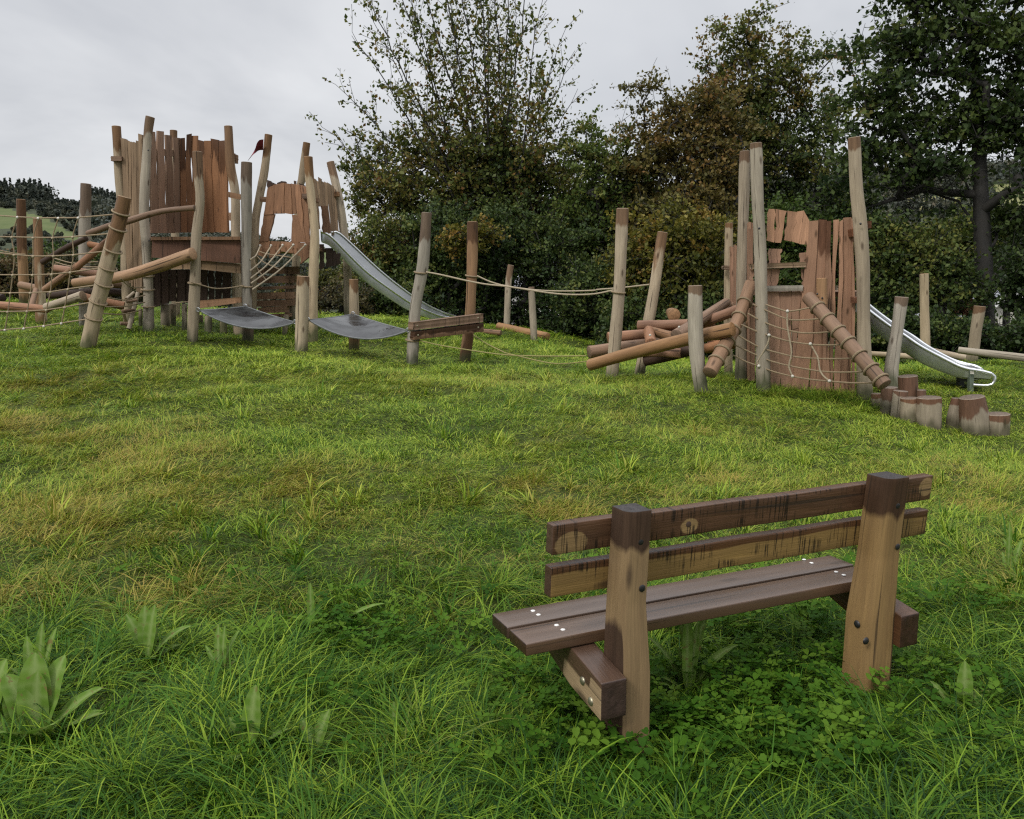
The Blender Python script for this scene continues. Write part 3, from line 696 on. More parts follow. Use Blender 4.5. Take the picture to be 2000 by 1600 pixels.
# ladder net from the tower front to the straight grey post
ln=thing('ladder_net','slanting rope net rising from the straight grey post to the window tower','climbing net',W(*z3(170,1080),13.3),'rope climbing nets')
LA=[(230,800),(300,800),(375,797),(445,795),(522,795)]; LB=[(165,888),(163,962),(166,1012),(168,1045),(176,1086)]
for a,b in zip(LA,LB):
    A=W(*z3(*a),D2(z3(*a)[0])-.06); B=W(*z3(*b),13.25); mid=(A+B)/2-np.array([0,0,.05])
    mb=MB(); tube(mb,[A,mid,B],.012,7); r=mb.build('rope',M['rope_pale'],ln,attrs=False)
    mb=MB(); dome(mb,A-np.array([0,.02,0]),(0,-1,0),.022,.02,10,2); mb.build('clamp',M['clamp'],r,attrs=False)
for t in (.25,.5,.75):
    P=[W(*z3(*a),D2(z3(*a)[0])-.06)*(1-t)+W(*z3(*b),13.25)*t-np.array([0,0,.05*4*t*(1-t)]) for a,b in zip(LA,LB)]
    mb=MB(); tube(mb,P,.010,7); mb.build('tie_rope',M['rope'],ln,attrs=False)
# flag
fl=MB(); fp=[z3(248,108),z3(222,112),z3(205,135),z3(196,165),z3(178,200),z3(146,247)]; fq=[z3(246,178),z3(226,178),z3(210,184),z3(196,196),z3(180,208),z3(147,248)]
A=[W(x,y,14.85-.06*math.sin(i*1.1)) for i,(x,y) in enumerate(fp)]; B=[W(x,y,14.95+.08*math.sin(i*1.3)) for i,(x,y) in enumerate(fq)]
A=catmull(A,14);B=catmull(B,14); V=[];n=len(A)
for a,b in zip(A,B):
    for t in np.linspace(0,1,5): V.append(a*(1-t)+b*t)
V2=[v+np.array([0,.004,0]) for v in V]; fs=[(i*5+j,i*5+j+1,(i+1)*5+j+1,(i+1)*5+j) for i in range(n-1) for j in range(4)]
fl.add(V+V2,fs+[tuple(x+5*n for x in f[::-1]) for f in fs]); o=fl.build('flag',M['flag'],None,origin=A[0],attrs=False); tag(o,'small dark red pennant drooping from a post of the middle tower','flag')

# ---- slides
def slide(name,label,rl,rr,wall,Lg,extra=None):
    """rl, rr: world polylines of the near and far rim; wall: depth of the sides"""
    n=40; A=catmull(rl,n); B=catmull(rr,n); root=thing(name,label,'slide',(*A[-1][:2],G1(*A[-1][:2])),'steel slides')
    mb=MB(); V=[]
    w_=np.interp(np.linspace(0,1,n),np.linspace(0,1,len(wall)),wall)
    for i in range(n):
        a,b=A[i],B[i]; dn=np.array([0,0,-w_[i]]); ins=(b-a)*.06
        V+=[a,a+dn*.8+ins*.3,a+dn+ins,b+dn-ins,b+dn*.8-ins*.3,b]
        V+=[x-np.array([0,0,.012])+o for x,o in zip(V[-6:],[-ins*.12,-ins*.12,-ins*.05,ins*.05,ins*.12,ins*.12])]
    fs=[]
    for i in range(n-1):
        for j in range(5):
            fs.append((i*12+j,i*12+j+1,(i+1)*12+j+1,(i+1)*12+j)); fs.append((i*12+6+j+1,i*12+6+j,(i+1)*12+6+j,(i+1)*12+6+j+1))
    for i in (0,n-1):
        for j in range(5): fs.append((i*12+j,i*12+j+1,i*12+7+j,i*12+6+j))
    mb.add(V,fs); mb.build('chute',M['steel'],root,attrs=False)
    for X in (A,B):
        mb=MB(); tube(mb,list(X),.021,9,step=.2); mb.build('rail',M['steelrail'],root,attrs=False)
    return root,A,B
rl=[W(*p,d) for p,d in zip([(626,452),(634,455),(650,466),(710,526),(760,564),(800,591),(830,606),(858,617),(876,620)],[14.7,14.75,14.85,15.3,15.7,16.1,16.4,16.75,17.0])]
rr=[W(*p,d) for p,d in zip([(647,454),(655,453),(670,462),(740,527),(790,567),(824,590),(848,603),(872,613),(890,618)],[15.15,15.2,15.3,15.75,16.15,16.5,16.8,17.1,17.4])]
s1,_,_=slide('slide','long straight steel slide coming down from the middle tower','' or rl,rr,[.17,.19,.19,.17,.12,.09],None)
c=W(872,630,17.0); mb=MB(); g=G1(c[0],c[1]); log(mb,[np.array([c[0],c[1],g-.1]),np.array([c[0],c[1],rl[-1][2]-.08])],[.05,.05],8,0,1); mb.build('leg',M['dsteel'],s1)
rl=[W(*p,d) for p,d in zip([(1672,586),(1699,608),(1739,638),(1765,654),(1799,677),(1846,702),(1882,718.5),(1917,725),(1936,730)],[11.0,10.95,10.85,10.8,10.7,10.6,10.5,10.42,10.38])]
rr=[W(*p,d) for p,d in zip([(1690,590),(1717,612),(1757,641),(1783,657),(1815,679),(1858,702),(1886,711),(1904,715),(1916,721)],[11.5,11.45,11.35,11.3,11.2,11.1,11.0,10.92,10.88])]
s2,A,B=slide('slide','curved steel slide with a looped end running down behind the right tower','' or rl,rr,[.17,.2,.2,.2,.19,.16,.12,.07],None)
loop=[rl[-1],W(1941,733,10.37),W(1943,741,10.37),W(1940,749,10.37),W(1932,753,10.38),W(1915,753,10.42),W(1901,752,10.45)]
mb=MB(); tube(mb,loop,.021,9); mb.build('end_loop',M['steelrail'],s2,attrs=False)
loop=[rr[-1],W(1921,725,10.87),W(1922,732,10.87),W(1918,738,10.87),W(1908,741,10.9),W(1896,741,10.92)]
mb=MB(); tube(mb,loop,.021,9); mb.build('end_loop',M['steelrail'],s2,attrs=False)
mb=MB(); qp(mb,[(1894,722),(1902,724),(1902,768),(1894,768)],10.45,th=.06,wane=0); mb.build('leg',M['gsteel'],s2)
mb=MB(); qp(mb,[(1874,722),(1884,722),(1884,764),(1874,764)],10.75,th=.08,wane=0); qp(mb,[(1884,735),(1894,736),(1894,746),(1884,746)],10.75,th=.05,wane=0); mb.build('leg',M['dsteel'],s2)
mb=MB(); qp(mb,[(1895.5,725),(1902.5,726),(1902.5,731),(1895.5,730)],10.41,th=.006,wane=0); mb.build('maker_plate',M['clamp'],s2)

# ---- plank rail and rope crossing
br=thing('plank_rail','two stacked brown planks bolted as a step between two tall posts','plank rail',W(877,660,12.6))
for q in ([(807.5,630),(944,613),(944,629),(807.5,645)],[(810,648),(945,631),(945,648),(809,664)]):
    mb=MB(); P=[W(x,y,12.02+(x-807)/138*.85) for x,y in q]; quadplank(mb,*P,th=.13,seed=sd(),wane=.003,stain=.07 if q[0][1]>640 else 0); p=mb.build('board',M['plank'],br,smooth=False)
    for t in (.05,.92):
        c=P[0]+(P[1]-P[0])*t+(P[3]-P[0])*.5; mb=MB(); dome(mb,c,(.3,-1,0),.013,.006); mb.build('bolt',M['bolt'],p,attrs=False)
rope([z4(908,505),z4(1000,522),z4(1165,560),z4(1300,585),z4(1440,600),z4(1700,640),z4(1850,652),z4(2000,648),(1198,567)],(12.15,11.5),'hand rope from the tall grey leaning post to the tall pale post',mat='rope_pale',r=.0115)
rope([z4(1240,530),z4(1330,570),z4(1440,598),z4(1620,622),z4(1800,630),z4(2000,625),(1165,566),(1215,562),(1268,556)],(13.1,12.6),'hand rope from the orange brown post to the reddish topped leaning post',mat='rope_pale',r=.0115)
rope([z4(860,950),z4(1000,982),z4(1200,1015),z4(1400,1042),z4(1550,1050),z4(1750,1053),z4(1950,1050)],(12.15,11.6),'straighter foot rope low over the grass from the plank rail to the log pile',mat='rope_grn',r=.0085)
rope([z4(1215,915),z4(1300,970),z4(1400,1020),z4(1450,1038),z4(1700,1095),z4(1830,1100),z4(1960,1085)],(13.1,11.4),'sagging foot rope low over the grass from the plank rail to the log pile',mat='rope_grn',r=.0085)
RGG='rope lashings around posts'
for (x,y,D,rad,l) in [(*z4(872,508),12.2,.088,'rope lashing round the tall grey leaning post'),(*z4(820,948),12.2,.095,'rope lashing low on the tall grey leaning post'),(*z4(1204,530),13.2,.092,'rope lashing round the orange brown post'),(*z5(250,945),11.5,.09,'rope lashing round the tall pale post above the log pile'),(*z2(902,1150),13.3,.085,'rope lashing on the straight grey post'),(*z2(575,1130),12.8,.088,'rope lashing on the wavy post')]:
    mb=MB(); ring(mb,W(x,y,D),(.1,-.1,1),rad,.013); o=mb.build('rope_lashing',M['rope'],None,origin=W(x,y,D),attrs=False); tag(o,l,'rope',RGG)
LG='logs lying along the lawn edge'
o=logpx(0,(973,637),(1070,657),(20.4,19.4),(13,14),'orange',name='lying_log'); tag(o,'brown log lying in the grass at the foot of the two thin posts','log',LG)
o=logpx(0,(922,646),(978,651),(18.5,18.3),(11,11),'brown',name='lying_log'); tag(o,'brown log end half hidden behind the plank rail','log',LG)
o=logpx(0,(1872,684),(2040,704),(13.0,12.4),(13.5,14),'grey',name='lying_log'); tag(o,'grey log lying at the right edge of the lawn','log',LG)
o=logpx(0,(1815,684),(1899,702),(14.4,14.0),(11,12),'pale',name='lying_log'); tag(o,'pale log lying behind the curved slide','log',LG)
o=logpx(0,(1690,690),(1798,698),(14.9,14.4),(10,11),'pale',name='lying_log'); tag(o,'pale log lying behind the right tower','log',LG)

# ================================================================== RIGHT PLAY AREA
p12=[z5(212,1435),z5(227,1300),z5(250,1000),z5(265,700),z5(273,480)]
post(p12,11.5,25,22,'pale',.22,name='wooden_post',label='tall pale post at the left end of the log pile',group=GP)
post([z5(368,1405),z5(440,1000),z5(475,750),z5(497,612)],12.6,22,20,'pale',.34,name='wooden_post',label='reddish topped post leaning right behind the log pile',group=GP)
post([z5(715,1505),z5(690,1300),z5(680,1100),z5(678,910)],9.8,28,27,'grey',.1,name='wooden_post',label='short grey post with orange top in front of the log pile',group=GP)
post([(1741,752),z7(262,900),z7(300,640),z7(340,340)],10.3,26,24,'grey',.1,name='wooden_post',label='short pale grey post leaning in front of the curved slide',group=GP)
post([z7(542,925),z7(535,600),z7(528,400),z7(525,148)],15,18,16,'pale',0,name='wooden_post',label='slim tan post behind the curved slide',group=GP)
post([(1895,716),z7(935,740),z7(952,600),z7(985,416)],13.5,19,22,'pale',.1,name='wooden_post',label='crooked short post behind the grey log at right',group=GP)
base=W(*z5(1057,1485),10)
rt=thing('climbing_tower','right timber play tower with three very tall posts and pinkish brown planks','climbing tower',base,'timber play towers')
post([z5(935,1432),z5(938,1200),z5(940,900),z5(942,700),z5(950,400),z5(956,160)],10.8,23,18.5,'pale',.13,parent=rt,name='corner_post')
post([z5(1058,1488),z5(1054,1250),z5(1050,1000),z5(1042,700),z5(1026,400),z5(1018,115)],10,27,21,'grey',.06,parent=rt,name='corner_post')
post([z6(626,1362),z6(618,1100),z6(615,900),z6(612,700),z6(600,500),z6(580,300),z6(570,74)],9.8,28,23,'pale',.12,parent=rt,name='corner_post')
post([z5(865,1412),z5(864,1000),z5(864,800),z5(868,560)],12.5,17.5,15,'pale',.1,parent=rt,name='corner_post')
def D3(px): return 10.22-(px-1498)/170*.2
mb=MB()
for q in [[(148,420),(187,421),(183,585),(144,574)],[(188,421),(238,430),(214,586),(184,585)],[(247,430),(292,436),(265,580),(227,572)],[(290,434),(326,428),(301,590),(266,580)],[(326,430),(351,476),(345,596),(302,590)]]:
    qp(mb,q,lambda p:D3(p),conv=z6,stain=.0)
mb.build('header_wall',M['pplank'],rt)
mb=MB()
for i,q in enumerate([[(350,480),(399,476),(345,1305),(268,1300)],[(400,472),(435,474),(414,1310),(348,1306)],[(436,480),(463,478),(448,1310),(414,1312)],[(474,474),(496,472),(470,1000),(446,1000)],[(500,482),(521,470),(500,1312),(470,1312)],[(518,464),(561,460),(556,1316),(498,1314)],[(562,470),(574,480),(574,1330),(560,1330)],[(452,1000),(468,1000),(466,1310),(452,1310)]]):
    qp(mb,q,lambda p,i=i:D3(p)+.03*(i%2),conv=z6,wane=.008,stain=.35 if i in (1,2) else 0)
mb.build('plank_wall',M['pplank'],rt)
mb=MB()
for i,q in enumerate([[(150,826),(206,824),(208,1290),(156,1290)],[(207,826),(266,822),(264,1300),(209,1296)],[(267,824),(307,822),(300,1000),(266,1010)],[(266,1012),(298,1000),(276,1300),(265,1300)],[(155,614),(216,616),(210,690),(150,690)],[(146,714),(206,712),(196,798),(146,798)],[(304,636),(338,632),(332,690),(308,690)],[(312,712),(334,712),(330,800),(320,800)],[(60,720),(80,720),(80,775),(62,775)]]):
    qp(mb,q,lambda p,i=i:D3(p)+.03+.01*(i%2),conv=z6,wane=.006)
mb.build('lower_wall',M['pplank'],rt)
mb=MB(); qp(mb,[(60,690),(335,679),(335,705),(62,714)],lambda p:D3(p)-.02,conv=z6,th=.09); mb.build('cross_beam',M['gplank'],rt)
mb=MB(); qp(mb,[(120,797),(322,794),(322,820),(122,824)],lambda p:D3(p)-.03,conv=z6,th=.09); mb.build('cross_beam',M['grey'],rt); mb=MB(); qp(mb,[(440,795),(490,795),(490,818),(440,818)],lambda p:D3(p)+.08,conv=z6); mb.build('cross_beam',M['grey'],rt)
for q,D in (([(556,520),(582,512),(582,556),(558,558)],9.95),([(630,480),(656,478),(656,514),(632,516)],9.9),([(568,852),(596,850),(606,880),(570,882)],9.9),([(560,700),(574,700),(574,850),(562,850)],10.05)):
    mb=MB(); qp(mb,q,D,conv=z6,th=.1,wane=.002); mb.build('bracket',M['rplank'],rt)
mb=MB()
for i,(a,b,yt,yb,D) in enumerate([(880,898,690,1005,12.1),(900,912,680,1010,11.7),(968,984,560,1440,10.75),(982,1000,552,1440,10.5),(1000,1014,1000,1440,10.3),(985,1002,590,900,10.4)]):
    qp(mb,[(a,yt),(b,yt+6),(b,yb),(a,yb)],D,conv=z5,th=.08,wane=.003)
mb.build('side_wall',M['pplank'],rt)
mb=MB(); qp(mb,[(836,795),(880,797),(880,822),(838,820)],12.3,conv=z5,th=.1); mb.build('bracket',M['gplank'],rt)
mb=MB(); Q=[W(1500,560,10.4),W(1672,560,10.15),W(1690,556,11.6),W(1450,556,12.2)]; zt=Q[1][2]-.06
for p in Q: p[2]=zt
mb.add(Q+[p-np.array([0,0,.06]) for p in Q],[(0,1,2,3),(7,6,5,4)]+[(i,4+i,4+(i+1)%4,(i+1)%4) for i in range(4)]); mb.build('deck',M['plank'],rt,smooth=False)
mb=MB(); log(mb,[W(*z6(412,885),9.85),W(*z6(412,760),9.85)],[.062,.062],12,.05,sd(),base_alg=False); mb.build('stub_post',M['orange'],rt)
for x,y in ((391,836),(415,856)): 
    mb=MB(); bolthole(mb,*z6(x,y),9.78,.012); mb.build('bolt',M['black'],rt)
mb=MB(); bolthole(mb,*z6(107,516),9.88); mb.build('bolt',M['black'],rt)
mb=MB(); bolthole(mb,*z6(602,493),9.68); mb.build('bolt',M['black'],rt)
# net with its two ringed poles
rn=thing('climbing_net','rope climbing net stretched between two ringed logs in front of the right tower','climbing net',W(1560,760,9.6),'rope climbing nets')
PL=[W(1467,553,10.35),W(1437,635,10.1),W(1386,728,9.6)]; PR=[W(1578,580,9.85),W(1650,662,9.3),W(1728,752,8.85)]
for P,w in ((PL,(.073,.083)),(PR,(.072,.078))):
    mb=MB(); log(mb,P,w,16,.035,sd(),base_alg=False); pl=mb.build('pole',M['brown'],rn)
    ts=[.2,.34,.48,.62,.74,.86] if P is PL else [.14,.29,.43,.57,.70,.84,.95]
    Q=catmull(P,101); ax=Q[60]-Q[40]
    for t in ts: mb=MB(); ring(mb,Q[int(t*100)],ax,np.interp(t,[0,1],w)+.008,.013); mb.build('rope_ring',M['rope'],pl,attrs=False)
def DN(px): return float(np.interp(px,[1420,1470,1590,1735],[10.0,10.0,9.65,8.85]))
for k,row in enumerate([[(75,885),(150,920),(250,960),(330,962),(402,957)],[(140,888),(190,905),(245,920),(300,914),(352,903)],[(50,930),(120,968),(200,1000),(300,1024),(380,1026),(452,1020)],[(20,985),(80,1012),(150,1037),(250,1066),(360,1082),(440,1085),(508,1083)],[(0,1035),(55,1068),(120,1100),(210,1126),(300,1145),(430,1152),(566,1150)],[(-10,1085),(80,1128),(170,1165),(280,1192),(400,1212),(500,1218),(614,1215)],[(-20,1135),(40,1165),(105,1188),(180,1216),(270,1238),(350,1252),(450,1262),(560,1270),(672,1270)]]):
    ropepx([z6(*p) for p in row],DN,.0092,parent=rn,name='rope')
for row in ([(155,1037),(150,1075),(120,1130),(96,1170),(105,1188)],[(245,920),(244,985),(256,1060),(265,1125),(252,1190),(270,1238)],[(357,1080),(378,1115),(395,1150),(404,1212),(425,1240),(450,1261)]):
    ropepx([z6(*p) for p in row],lambda p:DN(p)-.02,.0095,mat='rope_pale',parent=rn,name='tie_rope')
    for p in (row[0],row[-1]): mb=MB(); dome(mb,W(*z6(*p),DN(z6(*p)[0])-.03),(0,-1,0),.02,.015,10,2); mb.build('clamp',M['clamp'],rn,attrs=False)
# log pile
lg=thing('log_pile','heap of orange and red brown climbing logs bolted in front of the right tower','climbing logs',[*W(1290,700,11.2)[:2],G1(*W(1290,700,11.2)[:2])],'log climbing structures')
def L(a,b,D,w,mat,mid=None): return logpx(0,z5(*a),z5(*b),D,w,mat,mid=z5(*mid) if mid else None,parent=lg)
L((93,1350),(888,1152),(11.15,9.8),(23,25),'orange',mid=(480,1245))['label']='long orange front log'
L((88,1280),(520,1222),(11.7,12.0),(25,20),'brown')['label']='dark log with a weathered left end'
L((192,1198),(560,1165),(12.0,12.1),(19,19),'red'); L((362,1130),(640,1122),(12.2,11.9),(19,18),'red'); L((640,1122),(785,1135),(11.9,11.7),(15,14),'red')
L((420,1160),(433,1235),(11.75,10.9),(19,22),'red'); L((852,1003),(576,1190),(12.0,10.75),(18,24),'brown')
L((545,1060),(562,1073),(13.0,12.2),(20,23),'orange'); L((730,1100),(912,1048),(11.7,11.9),(18,17),'red')
L((395,1332),(660,1268),(11.9,11.7),(18,20),'dplank'); L((640,1275),(905,1232),(11.8,11.5),(16,16),'brown'); L((750,1238),(900,1236),(11.5,11.4),(16,16),'red')
L((905,1170),(1030,1092),(11.3,10.5),(17,20),'brown'); L((940,1062),(1042,1040),(11.5,11.3),(15,15),'red'); L((836,1060),(905,1015),(12.2,12.0),(16,16),'brown'); L((270,1250),(420,1236),(12.2,12.1),(17,17),'brown'); L((440,1215),(560,1205),(12.3,12.3),(15,15),'red')
for a,b,D,w,mt in (((1212,678),(1348,668),(12.1,12.0),(19,18),'brown'),((1284,664),(1350,654),(12.0,11.8),(18,19),'red'),((1378,681),(1438,668),(11.3,11.1),(19,20),'red'),((1372,631),(1447,603),(11.55,11.3),(20,20),'red'),((1230,688),(1330,690),(11.95,11.7),(17,17),'red'),((1400,655),(1462,628),(11.0,10.8),(19,19),'orange'),((1265,645),(1320,660),(11.9,11.4),(17,19),'brown')): logpx(0,a,b,D,w,mt,parent=lg)
for p,D in (((168,1335),10.98),((805,1150),10.05),((590,1140),10.75),((428,1185),10.9)): mb=MB(); dome(mb,W(*z5(*p),D),(0,-1,0),.016,.008); mb.build('bolt',M['clamp'],lg,attrs=False)
# stumps
SG_='stepping stumps in the lawn'
def stump(xb,yb,xt,yt,wb,wt,D,label,stain=.1,tilt=0):
    B_=W(xb,yb,D); T_=W(xt,yt,D); g=G1(B_[0],B_[1]); d=(T_-B_)/np.linalg.norm(T_-B_)
    mb=MB(); log(mb,[B_-d*.12,B_+d*.02,T_],[PX(wb,D)/2*1.04,PX(wb,D)/2,PX(wt,D)/2],24,.04,sd(),stain=stain,rings=9)
    mb.a['dbase']=[(x-.14)*1.6 if x<8 else x for x in mb.a['dbase']]
    o=mb.build('stump',M['stump'],None,origin=B_); tag(o,label,'stump',SG_)
stump(1712,805,1712,769,22,19,9.6,'small mossy stump at the left end of the stump row, beside the tower post',.04)
stump(1735,811,1737,757,30,31,9.35,'stump under the lower end of the right net pole',.1)
stump(1775,790,1773,735,38,37,9.75,'tallest stump with a bare reddish bark side standing at the back of the group',.32)
stump(1752,819,1759,764,25,27,9.2,'slanting topped narrow stump in the stump row',.05)
stump(1776,823,1776,778,33,32,9.05,'short stump with an orange cut top in the front row',.04)
stump(1814,831,1815,777,47,45,8.95,'broad grey stump with one dark wet corner',.09)
stump(1799,800,1800,762,18,17,9.6,'little red brown stump peeping out behind the broad grey stump',.1)
stump(1863,829,1868,778,30,19,9.05,'leaning stump with a narrow top right of the gap',.08)
stump(1905,842,1898,776,54,45,8.8,'large flared stump with a wet red brown upper half',.2)
stump(1947,846,1948,809,46,46,8.75,'low wide stump at the right end of the row',.07)
# ================================================================== GROUND
def npmesh(name, V, Fq, attrs=None, mat=None, smooth=True):
    """fast mesh from arrays; Fq is an (n,k) index array"""
    me=bpy.data.meshes.new(name); V=np.asarray(V,np.float32); Fq=np.asarray(Fq,np.int32); k=Fq.shape[1]
    me.vertices.add(len(V)); me.vertices.foreach_set('co',V.ravel())
    me.loops.add(Fq.size); me.loops.foreach_set('vertex_index',Fq.ravel())
    me.polygons.add(len(Fq)); me.polygons.foreach_set('loop_start',np.arange(0,Fq.size,k,dtype=np.int32))
    try: me.polygons.foreach_set('loop_total',np.full(len(Fq),k,np.int32))
    except Exception: pass
    me.update(calc_edges=True)
    if smooth: me.polygons.foreach_set('use_smooth',np.ones(len(Fq),bool))
    for n_,(t,arr) in (attrs or {}).items():
        a=me.attributes.new(n_,t,'POINT'); a.data.foreach_set('vector' if t=='FLOAT_VECTOR' else ('color' if t=='FLOAT_COLOR' else 'value'),np.asarray(arr,np.int32 if t=='INT' else np.float32).ravel())
    if mat: me.materials.append(mat)
    return me
def link(name, me, parent=None, loc=(0,0,0)):
    o=bpy.data.objects.new(name,me); COL.objects.link(o); o.location=loc
    if parent is not None: o.parent=parent
    return o
def proj(P):
    P=np.asarray(P,float); x,y,z=P[:,0],P[:,1],P[:,2]-CH; d=np.maximum(y*CP-z*SP,.01); up=y*SP+z*CP
    return 1000+F*x/d, 800-F*up/d, d
# dry and lush patches of the lawn, given where they lie in the place
def patch_list(L): return [(W(px,py,D)[0],D,rx,ry,a) for px,py,D,rx,ry,a in L]
def pxD(py): return np.interp(py,[690,720,750,800,850,900,950,1000,1100,1200,1300,1450,1600],[12.6,11.3,10.3,8.8,7.6,6.7,5.95,5.4,4.55,3.95,3.47,2.93,2.5])
DRY=[(120,860,1.0,.35,1.),(60,790,.9,.4,.6),(260,890,1.1,.4,.7),(380,960,1.3,.35,.7),(50,1000,.6,.3,1.),(140,1045,.7,.2,.9),(20,1185,.35,.25,1.),(330,1185,.6,.16,.9),(460,1175,.3,.1,.7),
     (1050,940,.9,.3,.8),(1500,915,.9,.3,.6),(560,925,.7,.25,.8),(1100,990,.4,.2,.8),(1030,1095,.3,.2,.7),(1840,900,.7,.4,.7),(800,1590,.3,.12,.7),(300,760,1.2,.5,.45),(1000,740,2.0,.5,.45),(640,760,1.2,.4,.35),(1350,830,1.3,.4,.45),(1900,950,.5,.3,.6),(700,990,.6,.2,.5),(330,1360,.12,.1,.7),(900,1060,.5,.15,.4),(1250,960,.5,.15,.7)]
LUSH=[(850,830,.9,.5,1.),(600,860,.7,.3,.8),(980,1050,.5,.25,.8),(620,1110,.5,.2,.9),(1150,870,.8,.3,.5),(420,1060,.4,.2,.5),(1600,830,.9,.3,.4),(640,1270,.4,.18,1.),(1100,1120,.3,.15,.6)]
def gauss(x,y,L):
    o=np.zeros(len(x))
    for px,py,rx,ry,a in L:
        D=float(pxD(py)); c=W(px,py,D); o=np.maximum(o,a*np.exp(-((x-c[0])/rx)**2-((y-D)/(ry*1.6))**2))
    return o
def vnoise(x,y,s,seed):
    r=np.random.default_rng(seed); o=np.zeros(len(x)); amp=0
    for k in range(7):
        a=r.uniform(0,6.28); f=s*r.uniform(.6,1.9); o+=np.sin((x*math.cos(a)+y*math.sin(a))*f+r.uniform(0,6.28)+1.2*np.sin((x*math.sin(a)-y*math.cos(a))*f*.7+r.uniform(0,6))); amp+=1
    return o/amp*1.6
az=np.concatenate([np.linspace(-180,-52,27)[:-1],np.arange(-52,52,.55),np.linspace(52,180,27)[:-1]])*math.pi/180
rad=np.concatenate([[.0],np.geomspace(.5,30,190),np.geomspace(31,95,30)])
XX=(rad[:,None]*np.sin(az)[None]).ravel(); YY=(rad[:,None]*np.cos(az)[None]).ravel(); ZZ=np.concatenate([gz(XX[i:i+6000],YY[i:i+6000]) for i in range(0,len(XX),6000)])
nr,na=len(rad),len(az); I=np.arange(nr*na).reshape(nr,na)
Fq=np.stack([I[:-1,:],np.roll(I,-1,1)[:-1,:],np.roll(I,-1,1)[1:,:],I[1:,:]],-1).reshape(-1,4)[:,::-1]
rr_=np.hypot(XX,YY)
m,nt,b=nm('lawn_soil'); tc=nd(nt,'ShaderNodeNewGeometry').outputs['Position']
n1=noise(nt,tc,1.1,5,.65); n2=noise(nt,tc,28,4,.7); n3=noise(nt,tc,.25,4,.6)
c=mix(nt,mr(nt,n1,.35,.65),(.036,.056,.010),(.066,.078,.018)); c=mix(nt,mr(nt,n2,.35,.65),mix(nt,.6,c,(.02,.02,.01)),c)
c2=mix(nt,mr(nt,n3,.4,.6),(.055,.062,.030),(.095,.080,.045)); c2=mix(nt,mr(nt,n2,.4,.6),c2,(.03,.034,.02))
lk(nt,mix(nt,attr(nt,'bank'),c,c2),b.inputs['Base Color']); b.inputs['Roughness'].default_value=.95; b.inputs['Specular IOR Level'].default_value=.1
bp=nd(nt,'ShaderNodeBump'); bp.inputs['Strength'].default_value=.8; bp.inputs['Distance'].default_value=.03; lk(nt,n2,bp.inputs['Height']); lk(nt,bp.outputs[0],b.inputs['Normal'])
tag(link('ground',npmesh('ground',np.c_[XX,YY,ZZ],Fq,{'bank':('FLOAT',sstep(22,30,rr_))},m)),'gently sloping meadow ground','ground',kind='structure')

# ------------------------------------------------------------------ grass
def blade(rs, base, L, w, lean, curl, az_, segs):
    d=np.array([math.cos(az_),math.sin(az_),0.]); side=np.array([-d[1],d[0],0.]); side=side*math.cos(.5)+np.array([0,0,1])*rs.uniform(-.3,.3)
    th=lean; p=np.array(base,float); pts=[]; 
    for i in range(segs+1):
        pts.append(p.copy()); th=min(lean+curl*(i+1)/segs,2.3); p=p+(d*math.sin(th)+np.array([0,0,1.])*math.cos(th))*L/segs
    V=[];fs=[]
    for i,q in enumerate(pts[:-1]):
        ww=w*(1-.15*i/segs)*(1 if i<segs-1 else .7); V+= [q-side*ww/2,q+side*ww/2]
    V.append(pts[-1]); n=len(V)
    for i in range(segs-1): fs.append((2*i,2*i+1,2*i+3,2*i+2))
    fs.append((n-3,n-2,n-1,n-1))
    return V,fs,[i/segs for i in range(segs) for _ in (0,1)]+[1.]
def tuft(name, n, rad_, Lr, w, lean, curl, sweep, segs, seed):
    rs=np.random.default_rng(seed); V=[];Q=[];T3=[];bt=[];br=[]
    for k in range(n):
        r=rad_*math.sqrt(rs.uniform()); a=rs.uniform(0,6.28); base=(r*math.cos(a),r*math.sin(a),-.015)
        if rs.uniform()<sweep: aa=rs.normal(0,.5)
        else: aa=a+rs.normal(0,.7)
        v,f,t=blade(rs,base,rs.uniform(*Lr),w*rs.uniform(.7,1.3),abs(rs.normal(*lean)),rs.uniform(*curl),aa,segs)
        o=len(V); V+=v; bt+=t; br+=[rs.uniform()]*len(v)
        for q in f:
            if q[2]==q[3]: T3.append(tuple(i+o for i in q[:3]))
            else: Q.append(tuple(i+o for i in q))
    me=bpy.data.meshes.new(name); me.from_pydata([tuple(p) for p in V],[],Q+T3); me.polygons.foreach_set('use_smooth',[True]*len(me.polygons))
    for nme,arr in (('bt',bt),('br',br)):
        a=me.attributes.new(nme,'FLOAT','POINT'); a.data.foreach_set('value',np.array(arr,np.float32))
    me.materials.append(M['grass']); return bpy.data.objects.new(name,me)
def leafshader(name, colfn, rough=.5, trans=.3, spec=.3):
    m,nt,b=nm(name); c=colfn(nt); lk(nt,c,b.inputs['Base Color']); b.inputs['Roughness'].default_value=rough; b.inputs['Specular IOR Level'].default_value=spec
    t=nd(nt,'ShaderNodeBsdfTranslucent'); lk(nt,mix(nt,.5,c,mix(nt,1.,c,(1.,1.1,.5),'MULTIPLY')),t.inputs['Color'])
    mx=nd(nt,'ShaderNodeMixShader'); mx.inputs[0].default_value=trans; lk(nt,b.outputs[0],mx.inputs[1]); lk(nt,t.outputs[0],mx.inputs[2])
    out=[n for n in nt.nodes if n.type=='OUTPUT_MATERIAL'][0]; lk(nt,mx.outputs[0],out.inputs['Surface']); return m
